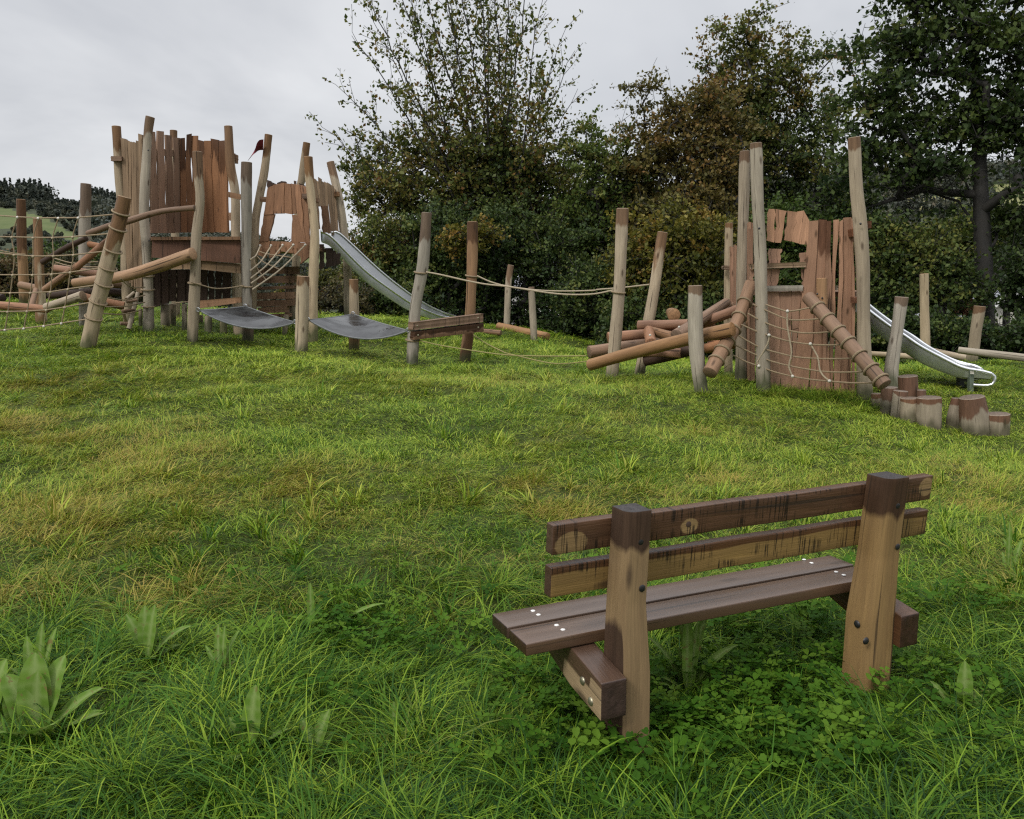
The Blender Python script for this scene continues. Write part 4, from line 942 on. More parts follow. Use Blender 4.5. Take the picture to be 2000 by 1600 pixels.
def grasscol(nt):
    br=attr(nt,'br'); bt=attr(nt,'bt'); dry=attr(nt,'dry','Fac','INSTANCER'); tone=attr(nt,'tone','Fac','INSTANCER')
    rnd=nd(nt,'ShaderNodeObjectInfo').outputs['Random']
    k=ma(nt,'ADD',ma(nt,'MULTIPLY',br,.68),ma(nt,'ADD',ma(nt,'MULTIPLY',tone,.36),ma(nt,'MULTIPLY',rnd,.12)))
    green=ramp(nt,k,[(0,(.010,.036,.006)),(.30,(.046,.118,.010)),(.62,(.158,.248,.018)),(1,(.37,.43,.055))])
    br2=ma(nt,'FRACT',ma(nt,'MULTIPLY',br,13.7))
    st=ramp(nt,br2,[(0,(.17,.18,.018)),(.5,(.29,.245,.040)),(1,(.37,.27,.075))])
    f=ma(nt,'ADD',ma(nt,'MULTIPLY',dry,.95),ma(nt,'MULTIPLY',ma(nt,'SUBTRACT',br2,.62),.9))
    return mix(nt,mr(nt,f,.05,.85),green,st)
M['grass']=leafshader('grass_blades',grasscol,.48,.24,.12)
def cloverc(nt):
    rnd=nd(nt,'ShaderNodeObjectInfo').outputs['Random']; return ramp(nt,rnd,[(0,(.024,.070,.007)),(.6,(.052,.120,.010)),(1,(.10,.175,.018))])
M['clover']=leafshader('clover_leaves',cloverc,.55,.3,.06)
def mkcol(name, objs):
    c=bpy.data.collections.new(name)
    for o in objs: c.objects.link(o)
    return c
tufts =[tuft('lawn_tuft',58,.11,(.04,.095),.0046,(.75,.45),(.7,2.0),.62,3,s) for s in range(6)]
tufts+=[tuft('long_tuft',72,.075,(.12,.31),.0040,(.42,.3),(.9,2.2),.3,5,20+s) for s in range(5)]
tufts+=[tuft('straw_tuft',50,.10,(.07,.135),.0036,(.95,.3),(.3,.9),.8,4,40+s) for s in range(3)]
tufts+=[tuft('wide_tuft',26,.05,(.10,.20),.0085,(.4,.25),(.4,1.2),.2,4,60+s) for s in range(2)]
for i,o in enumerate(tufts): o.name='%02d_tuft'%i
gcol=mkcol('grass_tufts',tufts)
def instancer(name, P, rot, scl, idx, extra, coll, label, cat):
    n=len(P); me=bpy.data.meshes.new(name); me.vertices.add(n); me.vertices.foreach_set('co',np.asarray(P,np.float32).ravel())
    for k,(t,arr) in {**{'rot':('FLOAT_VECTOR',rot),'scl':('FLOAT_VECTOR',scl),'idx':('INT',idx)},**extra}.items():
        a=me.attributes.new(k,t,'POINT'); a.data.foreach_set('vector' if t=='FLOAT_VECTOR' else 'value',np.asarray(arr,np.int32 if t=='INT' else np.float32).ravel())
    o=link(name,me)
    ng=bpy.data.node_groups.new(name+'_nodes','GeometryNodeTree'); ng.interface.new_socket('Geometry',in_out='INPUT',socket_type='NodeSocketGeometry'); ng.interface.new_socket('Geometry',in_out='OUTPUT',socket_type='NodeSocketGeometry')
    N=ng.nodes; gi=N.new('NodeGroupInput'); go=N.new('NodeGroupOutput'); ip=N.new('GeometryNodeInstanceOnPoints'); ci=N.new('GeometryNodeCollectionInfo')
    ci.inputs['Collection'].default_value=coll; ci.inputs['Separate Children'].default_value=True; ci.inputs['Reset Children'].default_value=True
    def na_(nm_,t):
        q=N.new('GeometryNodeInputNamedAttribute'); q.data_type=t; q.inputs['Name'].default_value=nm_; return q.outputs['Attribute']
    ng.links.new(gi.outputs[0],ip.inputs['Points']); ng.links.new(ci.outputs[0],ip.inputs['Instance']); ip.inputs['Pick Instance'].default_value=True
    ng.links.new(na_('idx','INT'),ip.inputs['Instance Index'])
    e2r=N.new('FunctionNodeEulerToRotation'); ng.links.new(na_('rot','FLOAT_VECTOR'),e2r.inputs[0]); ng.links.new(e2r.outputs[0],ip.inputs['Rotation'])
    ng.links.new(na_('scl','FLOAT_VECTOR'),ip.inputs['Scale']); ng.links.new(ip.outputs[0],go.inputs[0])
    md=o.modifiers.new('scatter','NODES'); md.node_group=ng
    return tag(o,label,cat,kind='stuff')
def scatter(n, y0, y1, side, pw=1.):
    y=rng.uniform(y0,y1,int(n*1.0)); hw=.64*y1+side; x=rng.uniform(-hw,hw,len(y)); k=np.abs(x)<.64*y+side; return x[k],y[k]
GX=[];GY=[];ZN=[]
for zi,(dens,y0,y1) in enumerate([(330,1.7,4.3),(270,4.3,7.5),(190,7.5,12),(95,12,19),(36,19,26)]):
    hw=.64*y1+1.6; x,y=scatter(dens*(y1-y0)*2*hw,y0,y1,1.6); GX.append(x);GY.append(y);ZN.append(np.full(len(x),zi))
gx=np.concatenate(GX);gy=np.concatenate(GY);zn=np.concatenate(ZN); N_=len(gx)
gzv=np.concatenate([gz(gx[i:i+8000],gy[i:i+8000]) for i in range(0,N_,8000)])
ppx,ppy,_=proj(np.c_[gx,gy,gzv])
dry=np.clip(.92*gauss(gx,gy,DRY)*(1+.5*vnoise(gx,gy,4.5,5))+.20*vnoise(gx,gy,2.2,3)+.24*vnoise(gx,gy,6,4)+.03-.5*gauss(gx,gy,LUSH),-.1,1)
dry*=np.interp(gy,[9,14],[1,.6])
dry=dry*sstep(3.1,4.2,gy)*.6+dry*.4-.3*sstep(4.6,3.0,gy)
lush=gauss(gx,gy,LUSH)
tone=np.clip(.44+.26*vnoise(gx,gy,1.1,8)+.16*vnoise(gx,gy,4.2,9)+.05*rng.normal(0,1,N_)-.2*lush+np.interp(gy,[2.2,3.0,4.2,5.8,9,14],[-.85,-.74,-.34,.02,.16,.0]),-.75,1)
longm=np.clip(sstep(4.7,3.0,gy)+.55*sstep(3.2,5.0,gx)*0+ .35*vnoise(gx,gy,2.4,12)*sstep(5.5,3.6,gy),0,1)
longm=np.maximum(longm,.55*(gx>1.3)*sstep(4.9,3.9,gy))
u=rng.uniform(0,1,N_)
idx=rng.integers(0,6,N_)
isl=u<longm*.36; idx[isl]=rng.integers(6,11,isl.sum())
ist=(~isl)&(rng.uniform(0,1,N_)<dry*.75)&(gy<12); idx[ist]=rng.integers(11,14,ist.sum())
isw=(~isl)&(~ist)&(rng.uniform(0,1,N_)<np.where(gy<6,.03,.012)); idx[isw]=rng.integers(14,16,isw.sum())
clump=vnoise(gx,gy,10,15)+.35*vnoise(gx,gy,3.,16)*(gy>4.5)
flow=1.4*vnoise(gx,gy,.9,21)*2.2+1.0+.8*vnoise(gx,gy,3.1,22)
flow=np.where(rng.uniform(0,1,N_)<.25,rng.uniform(0,6.28,N_),flow+rng.normal(0,.35,N_))
S=np.interp(gy,[2,5,9,14,26],[.95,1.0,1.12,1.5,2.4])*rng.uniform(.75,1.25,N_)*(1+.16*clump)
SZ_=S*np.interp(gy,[2,6,12,26],[1.,.95,.70,.42])*np.clip(.9+.5*clump,.38,1.7)
SZ_=np.where(isl,SZ_*.80,SZ_)
# worn, shaded ground round the bench feet and under the bench keeps its grass short
def near(px_,py_,r): return np.exp(-(((gx-px_)**2+(gy-py_)**2)/r**2))
foot=np.maximum(near(BO[0],BO[1],.2),near(*(BO+BU*BS+np.array([.03,-.12,0]))[:2],.26)); SZ_*=1-.72*foot
for c_ in CT[:33]: SZ_*=1-.45*near(c_[0],c_[1],.30)
rel=np.c_[gx,gy]-BO[:2]; ub=rel@BU[:2]; vb=rel@BV[:2]; under=(ub>-.35)&(ub<BS+.2)&(vb>-.25)&(vb<.5)
SZ_=np.where(under&isl,SZ_*.62,SZ_)
infoot=((np.abs(ub)<.08)|(np.abs(ub-BS)<.09))&(np.abs(vb)<.09)
keep=(~infoot)&~((clump<-.5)&(rng.uniform(0,1,N_)<.8)&(gy<4.3))
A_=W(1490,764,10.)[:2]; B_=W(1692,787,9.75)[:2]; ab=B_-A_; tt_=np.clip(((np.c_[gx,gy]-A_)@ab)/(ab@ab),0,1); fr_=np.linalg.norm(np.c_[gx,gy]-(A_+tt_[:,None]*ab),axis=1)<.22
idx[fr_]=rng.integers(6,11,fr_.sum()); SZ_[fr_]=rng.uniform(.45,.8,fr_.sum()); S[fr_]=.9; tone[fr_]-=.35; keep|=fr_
rot=np.c_[rng.normal(0,.12,N_),rng.normal(0,.12,N_),flow]
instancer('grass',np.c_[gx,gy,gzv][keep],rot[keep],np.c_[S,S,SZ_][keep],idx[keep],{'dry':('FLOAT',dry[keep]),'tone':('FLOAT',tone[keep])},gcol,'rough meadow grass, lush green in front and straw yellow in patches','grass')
print('grass',N_)
# clover
def clover(seed):
    rs=np.random.default_rng(seed); V=[];fs=[]
    def add(v,f): 
        o=len(V); V.extend([tuple(p) for p in v]); fs.extend([tuple(i+o for i in q) for q in f])
    for s in range(4):
        a=rs.uniform(0,6.28); h=rs.uniform(.05,.11); tip=np.array([math.cos(a)*rs.uniform(.01,.05),math.sin(a)*rs.uniform(.01,.05),h]); b0=np.array([rs.uniform(-.02,.02),rs.uniform(-.02,.02),-.01]); w=.0012
        add([b0+(w,0,0),b0-(w,0,0),tip-(w,0,0),tip+(w,0,0)],[(0,1,2,3)])
        sz=rs.uniform(.010,.0165); tl=rs.normal(0,.25,2); a0=rs.uniform(0,6)
        for k in range(3):
            t=a0+k*2.094; d=np.array([math.cos(t),math.sin(t),.12+rs.normal(0,.12)]); e=np.array([-d[1],d[0],0]); up=np.array([0,0,1.])
            def q(x,y,z=0): 
                p=tip+d*x*sz+e*y*sz+up*z*sz; p[2]+=tl[0]*(p[0]-tip[0])+tl[1]*(p[1]-tip[1]); return p
            v=[q(.08,0,-.1),q(.7,.62,.12),q(1.45,.78,.1),q(1.9,.42,.02),q(1.72,0,-.12),q(1.9,-.42,.02),q(1.45,-.78,.1),q(.7,-.62,.12),q(.95,0,-.15)]
            add(v,[(0,1,8),(1,2,8),(2,3,8),(3,4,8),(4,5,8),(5,6,8),(6,7,8),(7,0,8)])
    me=bpy.data.meshes.new('clover_leaf'); me.from_pydata(V,[],fs); me.polygons.foreach_set('use_smooth',[True]*len(fs)); me.materials.append(M['clover']); return bpy.data.objects.new('%02d_clover'%seed,me)
ccol=mkcol('clover_sprigs',[clover(s) for s in range(5)])
CL=[(1130,1420,.30,.16,1.),(1010,1400,.16,.1,.9),(1420,1450,.45,.2,1.),(1560,1400,.4,.2,1.),(1700,1420,.3,.15,.8),(1300,1540,.4,.12,.9),(1600,1540,.4,.12,.8),(690,1255,.24,.10,1.),(740,1290,.2,.08,.8),(1480,1290,.4,.15,.7),(1860,1420,.3,.15,.5),(620,1430,.25,.08,.4),(1100,1520,.2,.08,.6),(1550,1240,.4,.12,.6),(1830,1180,.3,.15,.4),(860,1290,.2,.1,.4)]
x=rng.uniform(-2.2,3.0,90000); y=rng.uniform(2.2,4.6,90000); pr=(gauss(x,y,CL)*.075+.0012)*(1-.9*np.exp(-((x-1.43)**2+(y-3.08)**2)/.05)); k=rng.uniform(0,1,len(x))<pr; x=x[k];y=y[k]; n=len(x)
instancer('clover',np.c_[x,y,gz(x,y)+rng.uniform(0,.03,n)],np.c_[rng.normal(0,.15,n),rng.normal(0,.15,n),rng.uniform(0,6.28,n)],np.repeat(rng.uniform(.65,1.15,n)[:,None],3,1),rng.integers(0,5,n),{},ccol,'low clover leaves spreading through the grass round the bench','clover')
print('clover',n)

# ------------------------------------------------------------------ broad leaved plants
def dockcol(nt):
    u=attr(nt,'bt'); tc=nd(nt,'ShaderNodeTexCoord').outputs['Object']; n=noise(nt,tc,14,4,.6); r=nd(nt,'ShaderNodeObjectInfo').outputs['Random']
    c=mix(nt,mr(nt,n,.3,.7),(.085,.165,.022),(.140,.225,.036)); c=mix(nt,attr(nt,'vein'),c,(.20,.27,.085))
    return mix(nt,mr(nt,noise(nt,tc,38,3,.6),.60,.68,0,.8),c,(.16,.115,.045))
M['dock']=leafshader('broad_leaf',dockcol,.55,.32,.07)
def dleaf(mb_V,mb_F,bt,vein,base,az_,L,w,lean,curl,rs,fold=.16,wavy=.03,roll=0):
    d=np.array([math.cos(az_),math.sin(az_),0.]); sd_=np.array([-d[1],d[0],0.]); th=lean; p=np.array(base,float); n=18; o=len(mb_V); m_=5
    for i in range(n+1):
        t=i/n; nrm=-d*math.cos(th)+np.array([0,0,1.])*math.sin(th)
        ww=w*(max(0.,1-abs((t-.50)/(.50 if t>.50 else .40))**2.2)**.62) if t>.10 else w*.07
        for j in range(m_):
            s=(j/(m_-1)-.5)*2; q=p+sd_*s*ww/2+nrm*(abs(s)*fold*ww/2+wavy*math.sin(t*17+s*2+az_*3)*abs(s)*ww*6*.16)
            mb_V.append(tuple(q)); bt.append(t); vein.append(1. if j==2 else (.42 if i%3==0 else 0.))
        th2=lean+curl*t*t; p=p+(d*math.sin(th2)+np.array([0,0,1.])*math.cos(th2))*L/n; th=th2
    for i in range(n):
        for j in range(m_-1): mb_F.append((o+i*m_+j,o+i*m_+j+1,o+(i+1)*m_+j+1,o+(i+1)*m_+j))
def plant(name,label,cat,px,py,leaves,group=None,seed=0,D=None):
    D=D or float(pxD(py)); c=W(px,py,D); c[2]=G1(c[0],c[1]); root=thing(name,label,cat,c,group); rs=np.random.default_rng(seed)
    for (a,L,w,lean,curl) in [l for l in leaves]+[(l[0]+rs.normal(0,.5)+.5,l[1]*.62,l[2]*.7,min(1.1,l[3]+.3),l[4]+.1) for l in leaves[::2]]:
        if name=='dock_plant': L*=.95; w*=.95
        V=[];Fs=[];bt=[];ve=[]; dleaf(V,Fs,bt,ve,(rs.normal(0,.012),rs.normal(0,.012),-.01),a,L,w,lean,curl,rs)
        me=bpy.data.meshes.new('leaf'); me.from_pydata(V,[],Fs); me.polygons.foreach_set('use_smooth',[True]*len(Fs))
        for nme,arr in (('bt',bt),('vein',ve)): q=me.attributes.new(nme,'FLOAT','POINT'); q.data.foreach_set('value',np.array(arr,np.float32))
        me.materials.append(M['dock']); o=link('leaf',me,root)
    return root
DG='broad leaved weeds in the grass'
plant('dock_plant','big pale green dock with many broad leaves in the bottom left corner','plant',75,1520,[(1.9,.34,.115,.25,.3),(2.6,.30,.11,.5,.5),(1.2,.33,.11,.35,.4),(.5,.30,.10,.7,.7),(3.3,.28,.10,.8,.6),(4.6,.24,.10,.7,.5),(5.6,.26,.10,.7,.6),(.0,.30,.10,.95,.5),(1.55,.27,.10,.1,.2),(2.2,.24,.09,.9,.4)],DG,1)
plant('dock_plant','dock leaves half cut by the left edge near the bottom','plant',-15,1500,[(1.2,.30,.11,.3,.4),(.4,.26,.10,.7,.5),(2.0,.27,.1,.3,.3)],DG,2)
plant('dock_plant','lone upright dock leaf standing in long grass at bottom centre left','plant',490,1535,[(1.3,.25,.075,.15,.25),(.2,.17,.06,.9,.5),(4.9,.16,.06,1.0,.5),(2.8,.14,.05,.9,.4)],DG,3)
plant('dock_plant','clump of upright oval dock leaves in the middle of the left lawn','plant',290,1325,[(1.2,.26,.065,.2,.2),(1.9,.25,.065,.25,.3),(.5,.25,.07,.7,.9),(2.6,.24,.06,.5,.4),(5.2,.16,.06,.9,.5)],DG,4)
plant('plantain','narrow ribbed plantain leaves rising between tufts left of centre','plant',430,1385,[(1.4,.25,.032,.15,.2),(1.8,.26,.030,.25,.4),(1.0,.24,.032,.35,.6),(2.4,.2,.03,.6,.5),(.3,.2,.03,.8,.6)],DG,5)
plant('plantain','two long light green leaves bent over a clover patch left of the bench','plant',622,1250,[(1.75,.27,.035,.10,.2),(.1,.34,.05,.85,.7),(2.7,.16,.04,.9,.4)],DG,6)
plant('plantain','dark rosette of long plantain leaves under the bench','plant',1345,1395,[(1.4,.34,.042,.12,.3),(1.9,.32,.04,.3,.5),(.9,.34,.042,.3,.6),(2.5,.28,.04,.55,.7),(.3,.30,.05,.6,.9),(3.2,.24,.045,.8,.8),(5.5,.2,.04,.9,.6),(1.6,.36,.04,.05,.15),(1.1,.3,.04,.2,.4),(3.6,.2,.04,.9,.6)],DG,7)
plant('dock_plant','dock with tall folded leaf in the grass right of the bench','plant',1885,1455,[(1.3,.24,.06,.15,.2),(2.4,.18,.06,.6,.4),(.4,.17,.06,.8,.4),(3.4,.14,.05,.9,.3)],DG,8)
plant('plantain','upright plantain leaf near the right edge beside the bench back','plant',1978,1105,[(1.4,.28,.03,.08,.15),(1.9,.2,.03,.4,.4),(.7,.2,.03,.4,.4)],DG,9)
plant('dock_plant','small dock leaves among the tufts below the bench at bottom','plant',620,1530,[(1.0,.17,.06,.4,.4),(2.3,.15,.05,.6,.4),(5.,.13,.05,.8,.4)],DG,10)
plant('dock_plant','broad leaf close to the bottom edge left of the bench','plant',760,1500,[(1.6,.16,.04,.15,.2),(.2,.15,.04,.8,.4)],DG,11)
plant('plantain','tuft of plantain leaves on the far left in front of the straw patch','plant',75,1405,[(1.5,.26,.04,.15,.2),(1.1,.25,.04,.3,.3),(2.1,.22,.04,.4,.3)],DG,12)
M['petal']=leafshader('white_petal',lambda nt: mix(nt,.0,(.62,.6,.5),(.6,.6,.5)),.6,.3); M['yellow']=leafshader('yellow_petal',lambda nt: mix(nt,.0,(.62,.34,.015),(.6,.4,.02)),.6,.2); M['stalk']=simple('flower_stalk',(.06,.10,.03),.6)
def flower(name,label,px,py,D,h,r,kind,group):
    c=W(px,py,D); g=G1(c[0],c[1]); root=thing(name,label,'flower',(c[0],c[1],g),group); rs=np.random.default_rng(int(px))
    mb=MB(); tube(mb,[np.array([c[0]+.01,c[1],g-.01]),np.array([c[0],c[1],(g+c[2])/2]),c],.0014,5); mb.build('stem',M['stalk'],root,attrs=False)
    mb=MB()
    for k in range(46 if kind=='clover' else 60):
        z=rs.uniform(-.5,1) if kind=='clover' else rs.uniform(.05,.7); a=rs.uniform(0,6.28); q=math.sqrt(max(0,1-z*z)); d=np.array([q*math.cos(a),q*math.sin(a),z]); e=np.cross(d,(0,0,1)); e/=np.linalg.norm(e)+1e-6
        b0=c+d*r*.3; w=r*.16; mb.add([b0-e*w*.4,b0+e*w*.4,c+d*r+e*w,c+d*r*1.12,c+d*r-e*w],[(0,1,2,3,4)])
    mb.build('flower_head',M['petal'] if kind=='clover' else M['yellow'],root,attrs=False)
FG='small flowers in the grass'
flower('clover_flower','white clover flower nearest the bench support beam',1100,1376,3.05,.12,.011,'clover',FG)
flower('clover_flower','white clover flower in the middle of three left of the bench foot',1043,1403,2.95,.12,.012,'clover',FG)
flower('clover_flower','white clover flower furthest left of the bench foot',1026,1420,2.9,.11,.010,'clover',FG)
flower('hawkbit_flower','yellow hawkbit flower in the grass left of centre',452,1261,3.55,.08,.014,'d',FG)
# ================================================================== TREES
def leafmat(name, stops, trans=.26, rough=.5):
    def c(nt): return ramp(nt,attr(nt,'lc'),stops)
    return leafshader(name,c,rough,trans,.14)
M['lf_fan']=leafmat('olive_autumn_leaves',[(0,(.026,.043,.015)),(.35,(.064,.088,.022)),(.62,(.115,.120,.027)),(.8,(.155,.118,.030)),(1,(.15,.078,.026))])
M['lf_green']=leafmat('green_leaves',[(0,(.024,.043,.014)),(.4,(.056,.090,.021)),(.75,(.098,.128,.028)),(1,(.15,.14,.034))])
M['lf_brown']=leafmat('brown_autumn_leaves',[(0,(.042,.044,.016)),(.35,(.098,.090,.027)),(.7,(.145,.108,.032)),(1,(.175,.095,.030))])
M['lf_dark']=leafmat('dark_green_leaves',[(0,(.015,.030,.012)),(.45,(.042,.066,.019)),(.8,(.086,.112,.026)),(1,(.14,.14,.034))],.2)
M['lf_oak']=leafmat('oak_leaves',[(0,(.020,.036,.014)),(.5,(.048,.074,.022)),(.85,(.082,.110,.028)),(1,(.13,.12,.035))],.28)
M['lf_yel']=leafmat('yellow_green_leaves',[(0,(.040,.050,.013)),(.4,(.10,.10,.020)),(.75,(.18,.15,.028)),(1,(.21,.125,.03))])
M['lf_bram']=leafmat('bramble_leaves',[(0,(.035,.036,.016)),(.4,(.070,.062,.026)),(.75,(.11,.085,.036)),(1,(.10,.055,.025))])
M['lf_red']=leafmat('reddish_leaves',[(0,(.05,.03,.018)),(.5,(.11,.055,.03)),(1,(.17,.085,.05))])
M['bark']=simple('dark_bark',(.022,.020,.017),.85,var=.4,sc=6)
M['barkg']=simple('grey_bark',(.062,.057,.047),.85,var=.4,sc=6)
def leaves_arrays(P, size, rs, flat=.35):
    n=len(P); d=rs.normal(0,1,(n,3)); d[:,2]-=.35; d/=np.linalg.norm(d,axis=1)[:,None]
    nrm=rs.normal(0,1,(n,3)); nrm[:,2]+=flat*2.2; s=np.cross(d,nrm); s/=np.linalg.norm(s,axis=1)[:,None]+1e-9
    up=np.cross(s,d); L=size*(.5+1.0*rs.beta(2,2.4,n))[:,None]*1.08; w=L*.36
    V=np.stack([P-d*L*.5, P+s*w-up*w*.3-d*L*.05, P+d*L*.55, P-s*w-up*w*.3-d*L*.05],1).reshape(-1,3)
    return V, np.arange(4*n).reshape(n,4)
def crownmesh(root, P, lc, size, mat, seed, name='crown'):
    rs=np.random.default_rng(seed); V,Fq=leaves_arrays(P,size,rs); c=np.repeat(np.clip(lc,0,1),4)
    o=link(name,npmesh(name,V-WORLD[root.name],Fq,{'lc':('FLOAT',c)},mat,False),root); return o
def skel(root, nodes, parents, tipr, mat, expo=.47, name='trunk', minr=.0045, trunk_r=None, ntr=0):
    n=len(nodes); cnt=np.zeros(n); ch=np.zeros(n,int)
    for p in parents:
        if p>=0: ch[p]+=1
    for i in range(n-1,-1,-1):
        if cnt[i]==0: cnt[i]=1
        if parents[i]>=0: cnt[parents[i]]+=cnt[i]
    r=np.maximum(tipr*cnt**expo,minr); 
    if trunk_r: r[:ntr+1]=np.maximum(r[:ntr+1],np.linspace(trunk_r[0],trunk_r[1],ntr+1))
    A=np.array(nodes); par=np.array(parents); e=np.where(par>=0)[0]
    a=A[par[e]]; b_=A[e]; d=b_-a; L=np.linalg.norm(d,axis=1); d/=L[:,None]+1e-9; ref=np.where(np.abs(d[:,2:3])<.9,np.array([[0,0,1.]]),np.array([[1.,0,0]]))
    x=np.cross(d,ref); x/=np.linalg.norm(x,axis=1)[:,None]; y=np.cross(d,x); k=6; V=[];
    ra=np.minimum(r[par[e]],r[e]*1.35); rb=r[e]
    for q in range(k):
        t=q/k*6.2832; V.append(a+(x*math.cos(t)+y*math.sin(t))*ra[:,None])
    for q in range(k):
        t=q/k*6.2832; V.append(b_+d*(rb*.3)[:,None]+(x*math.cos(t)+y*math.sin(t))*rb[:,None])
    V=np.stack(V,1).reshape(-1,3); base=np.arange(len(e))[:,None]*2*k
    Fq=np.concatenate([np.stack([base[:,0]+q,base[:,0]+(q+1)%k,base[:,0]+k+(q+1)%k,base[:,0]+k+q],1) for q in range(k)])
    return link(name,npmesh(name,V-WORLD[root.name],Fq,None,mat,True),root)
def attach(nodes, parents, T, rs, bias=.8, arc=.12, seg=.45):
    """grow a branch from the best node of the tree so far to each target, nearest first"""
    c=np.array(nodes[0]); order=np.argsort(np.linalg.norm(T-c,axis=1)); tip=[0]*len(T)
    for i in order:
        t=T[i]; A=np.array(nodes); v=t-A; d=np.linalg.norm(v,axis=1)+1e-6
        cost=d*(1+bias*np.clip(-v[:,2]/d+.25,0,2)); cost[:1]+=2; j=int(np.argmin(cost)); a=A[j]; L=np.linalg.norm(t-a); m_=max(1,int(L/seg)); p=j
        for k in range(1,m_+1):
            u_=k/m_; q=a+(t-a)*u_+np.array([0,0,-arc*L*math.sin(math.pi*u_)*.6])+rs.normal(0,.05*min(L,1.5),3)*(u_<1)
            nodes.append(q); parents.append(p); p=len(nodes)-1
        tip[i]=p
    return tip
def sprays(nodes,parents,T,tips,LS,nlf,sig,lcb,rs):
    '''twigs round every branch end, with the leaves set along them'''
    LP=[];LC=[]
    for t,p,ls in zip(T,tips,LS):
        m_=rs.integers(4,8); out=t-np.array(nodes[max(parents[p],0)]); out/=np.linalg.norm(out)+1e-6; tone=ls+rs.normal(0,lcb[1]*.55); sg=sig*rs.uniform(.75,1.3)
        for _ in range(m_):
            d=rs.normal(0,1,3)*np.array([1,1,.65])+out*.55+np.array([0,0,.12]); d/=np.linalg.norm(d); L=sg*rs.uniform(1.1,2.5); e=t+d*L+np.array([0,0,-.08*L])
            nodes.append(e); parents.append(p); n=max(3,int(nlf/m_*rs.uniform(.6,1.4))); u=rs.uniform(.1,1.08,n)[:,None]
            LP.append(t+(e-t)*u+rs.normal(0,1,(n,3))*np.array([.085,.085,.055])*(sig/.27)); LC.append(np.full(n,lcb[0]+tone+rs.normal(0,.05))+rs.normal(0,lcb[1]*.5,n))
    return np.vstack(LP),np.hstack(LC)
HOLES=[]
def keepleaf(P, rs, holes):
    if not holes: return np.ones(len(P),bool)
    x,y,_=proj(P); k=np.ones(len(P),bool)
    for (hx,hy,rx,ry,s) in holes: k&=~((((x-hx)/rx)**2+((y-hy)/ry)**2<1)&(rs.uniform(0,1,len(P))<s))
    return k
def tree(name,label,cat,foot,D,lobes,mat,size,ncl,nlf,sig,seed,trunkpx=None,bark='bark',group=None,tipr=.0048,lcb=(.45,.22),holes=None,bare=0,extra=None,edge=.45,ground=True,trunk_r=None):
    """foot: pixel of the trunk foot; lobes: (px,py,rx,ry,dD,lc shift,density) ellipsoids of the crown"""
    rs=np.random.default_rng(seed); c=W(foot[0],foot[1],D)
    if ground: c[2]=G1(c[0],c[1])-.1
    root=thing(name,label,cat,c,group); nodes=[c.copy()];parents=[-1]
    if trunkpx:
        P=catmull([c]+[W(x,y,D+dd) for x,y,dd in trunkpx],3+4*len(trunkpx))
        for q in P[1:]: nodes.append(q); parents.append(len(nodes)-2)
    T=[];LS=[]; vol=np.array([l[2]*l[3]*(l[6] if len(l)>6 else 1) for l in lobes],float); share=vol/vol.sum()
    for l,s in zip(lobes,share):
        n=max(4,int(round(ncl*s))); d=rs.normal(0,1,(n,3)); d/=np.linalg.norm(d,axis=1)[:,None]; r_=rs.uniform(0,1,n)**edge; r_=np.where(rs.uniform(0,1,n)<.10,rs.uniform(1.,1.32,n),r_)
        Dl=D+l[4]; cc=W(l[0],l[1],Dl); rx,rz=PX(l[2],Dl),PX(l[3],Dl); ry=.5*(rx+rz)
        P=cc+d*r_[:,None]*np.array([rx,ry*.8,rz]); T.append(P); LS.append(np.full(n,(l[5] if len(l)>5 else 0.))+rs.normal(0,lcb[1]*.6,n))
    T=np.vstack(T); LS=np.hstack(LS)
    gzt=gz(T[:,0],T[:,1]); k=T[:,2]>gzt+.15; T=T[k]; LS=LS[k]
    tips=attach(nodes,parents,T,rs)
    LP,LC=sprays(nodes,parents,T,tips,LS,nlf,sig,lcb,rs)
    if extra:
        e=extra(nodes,parents,rs)
        if e:
            a_,b_=sprays(nodes,parents,np.array(e[0]),e[1],np.zeros(len(e[0])),nlf,sig,lcb,rs); LP=np.vstack([LP,a_]); LC=np.hstack([LC,b_])
    skel(root,nodes,parents,tipr,M[bark],trunk_r=trunk_r,ntr=(2+4*len(trunkpx)) if trunkpx else 0)
    k=keepleaf(LP,rs,holes); crownmesh(root,LP[k],LC[k],size,M[mat],seed+1)
    return root
TG='trees along the edge of the play area'; SGp='shrubs along the edge of the play area'
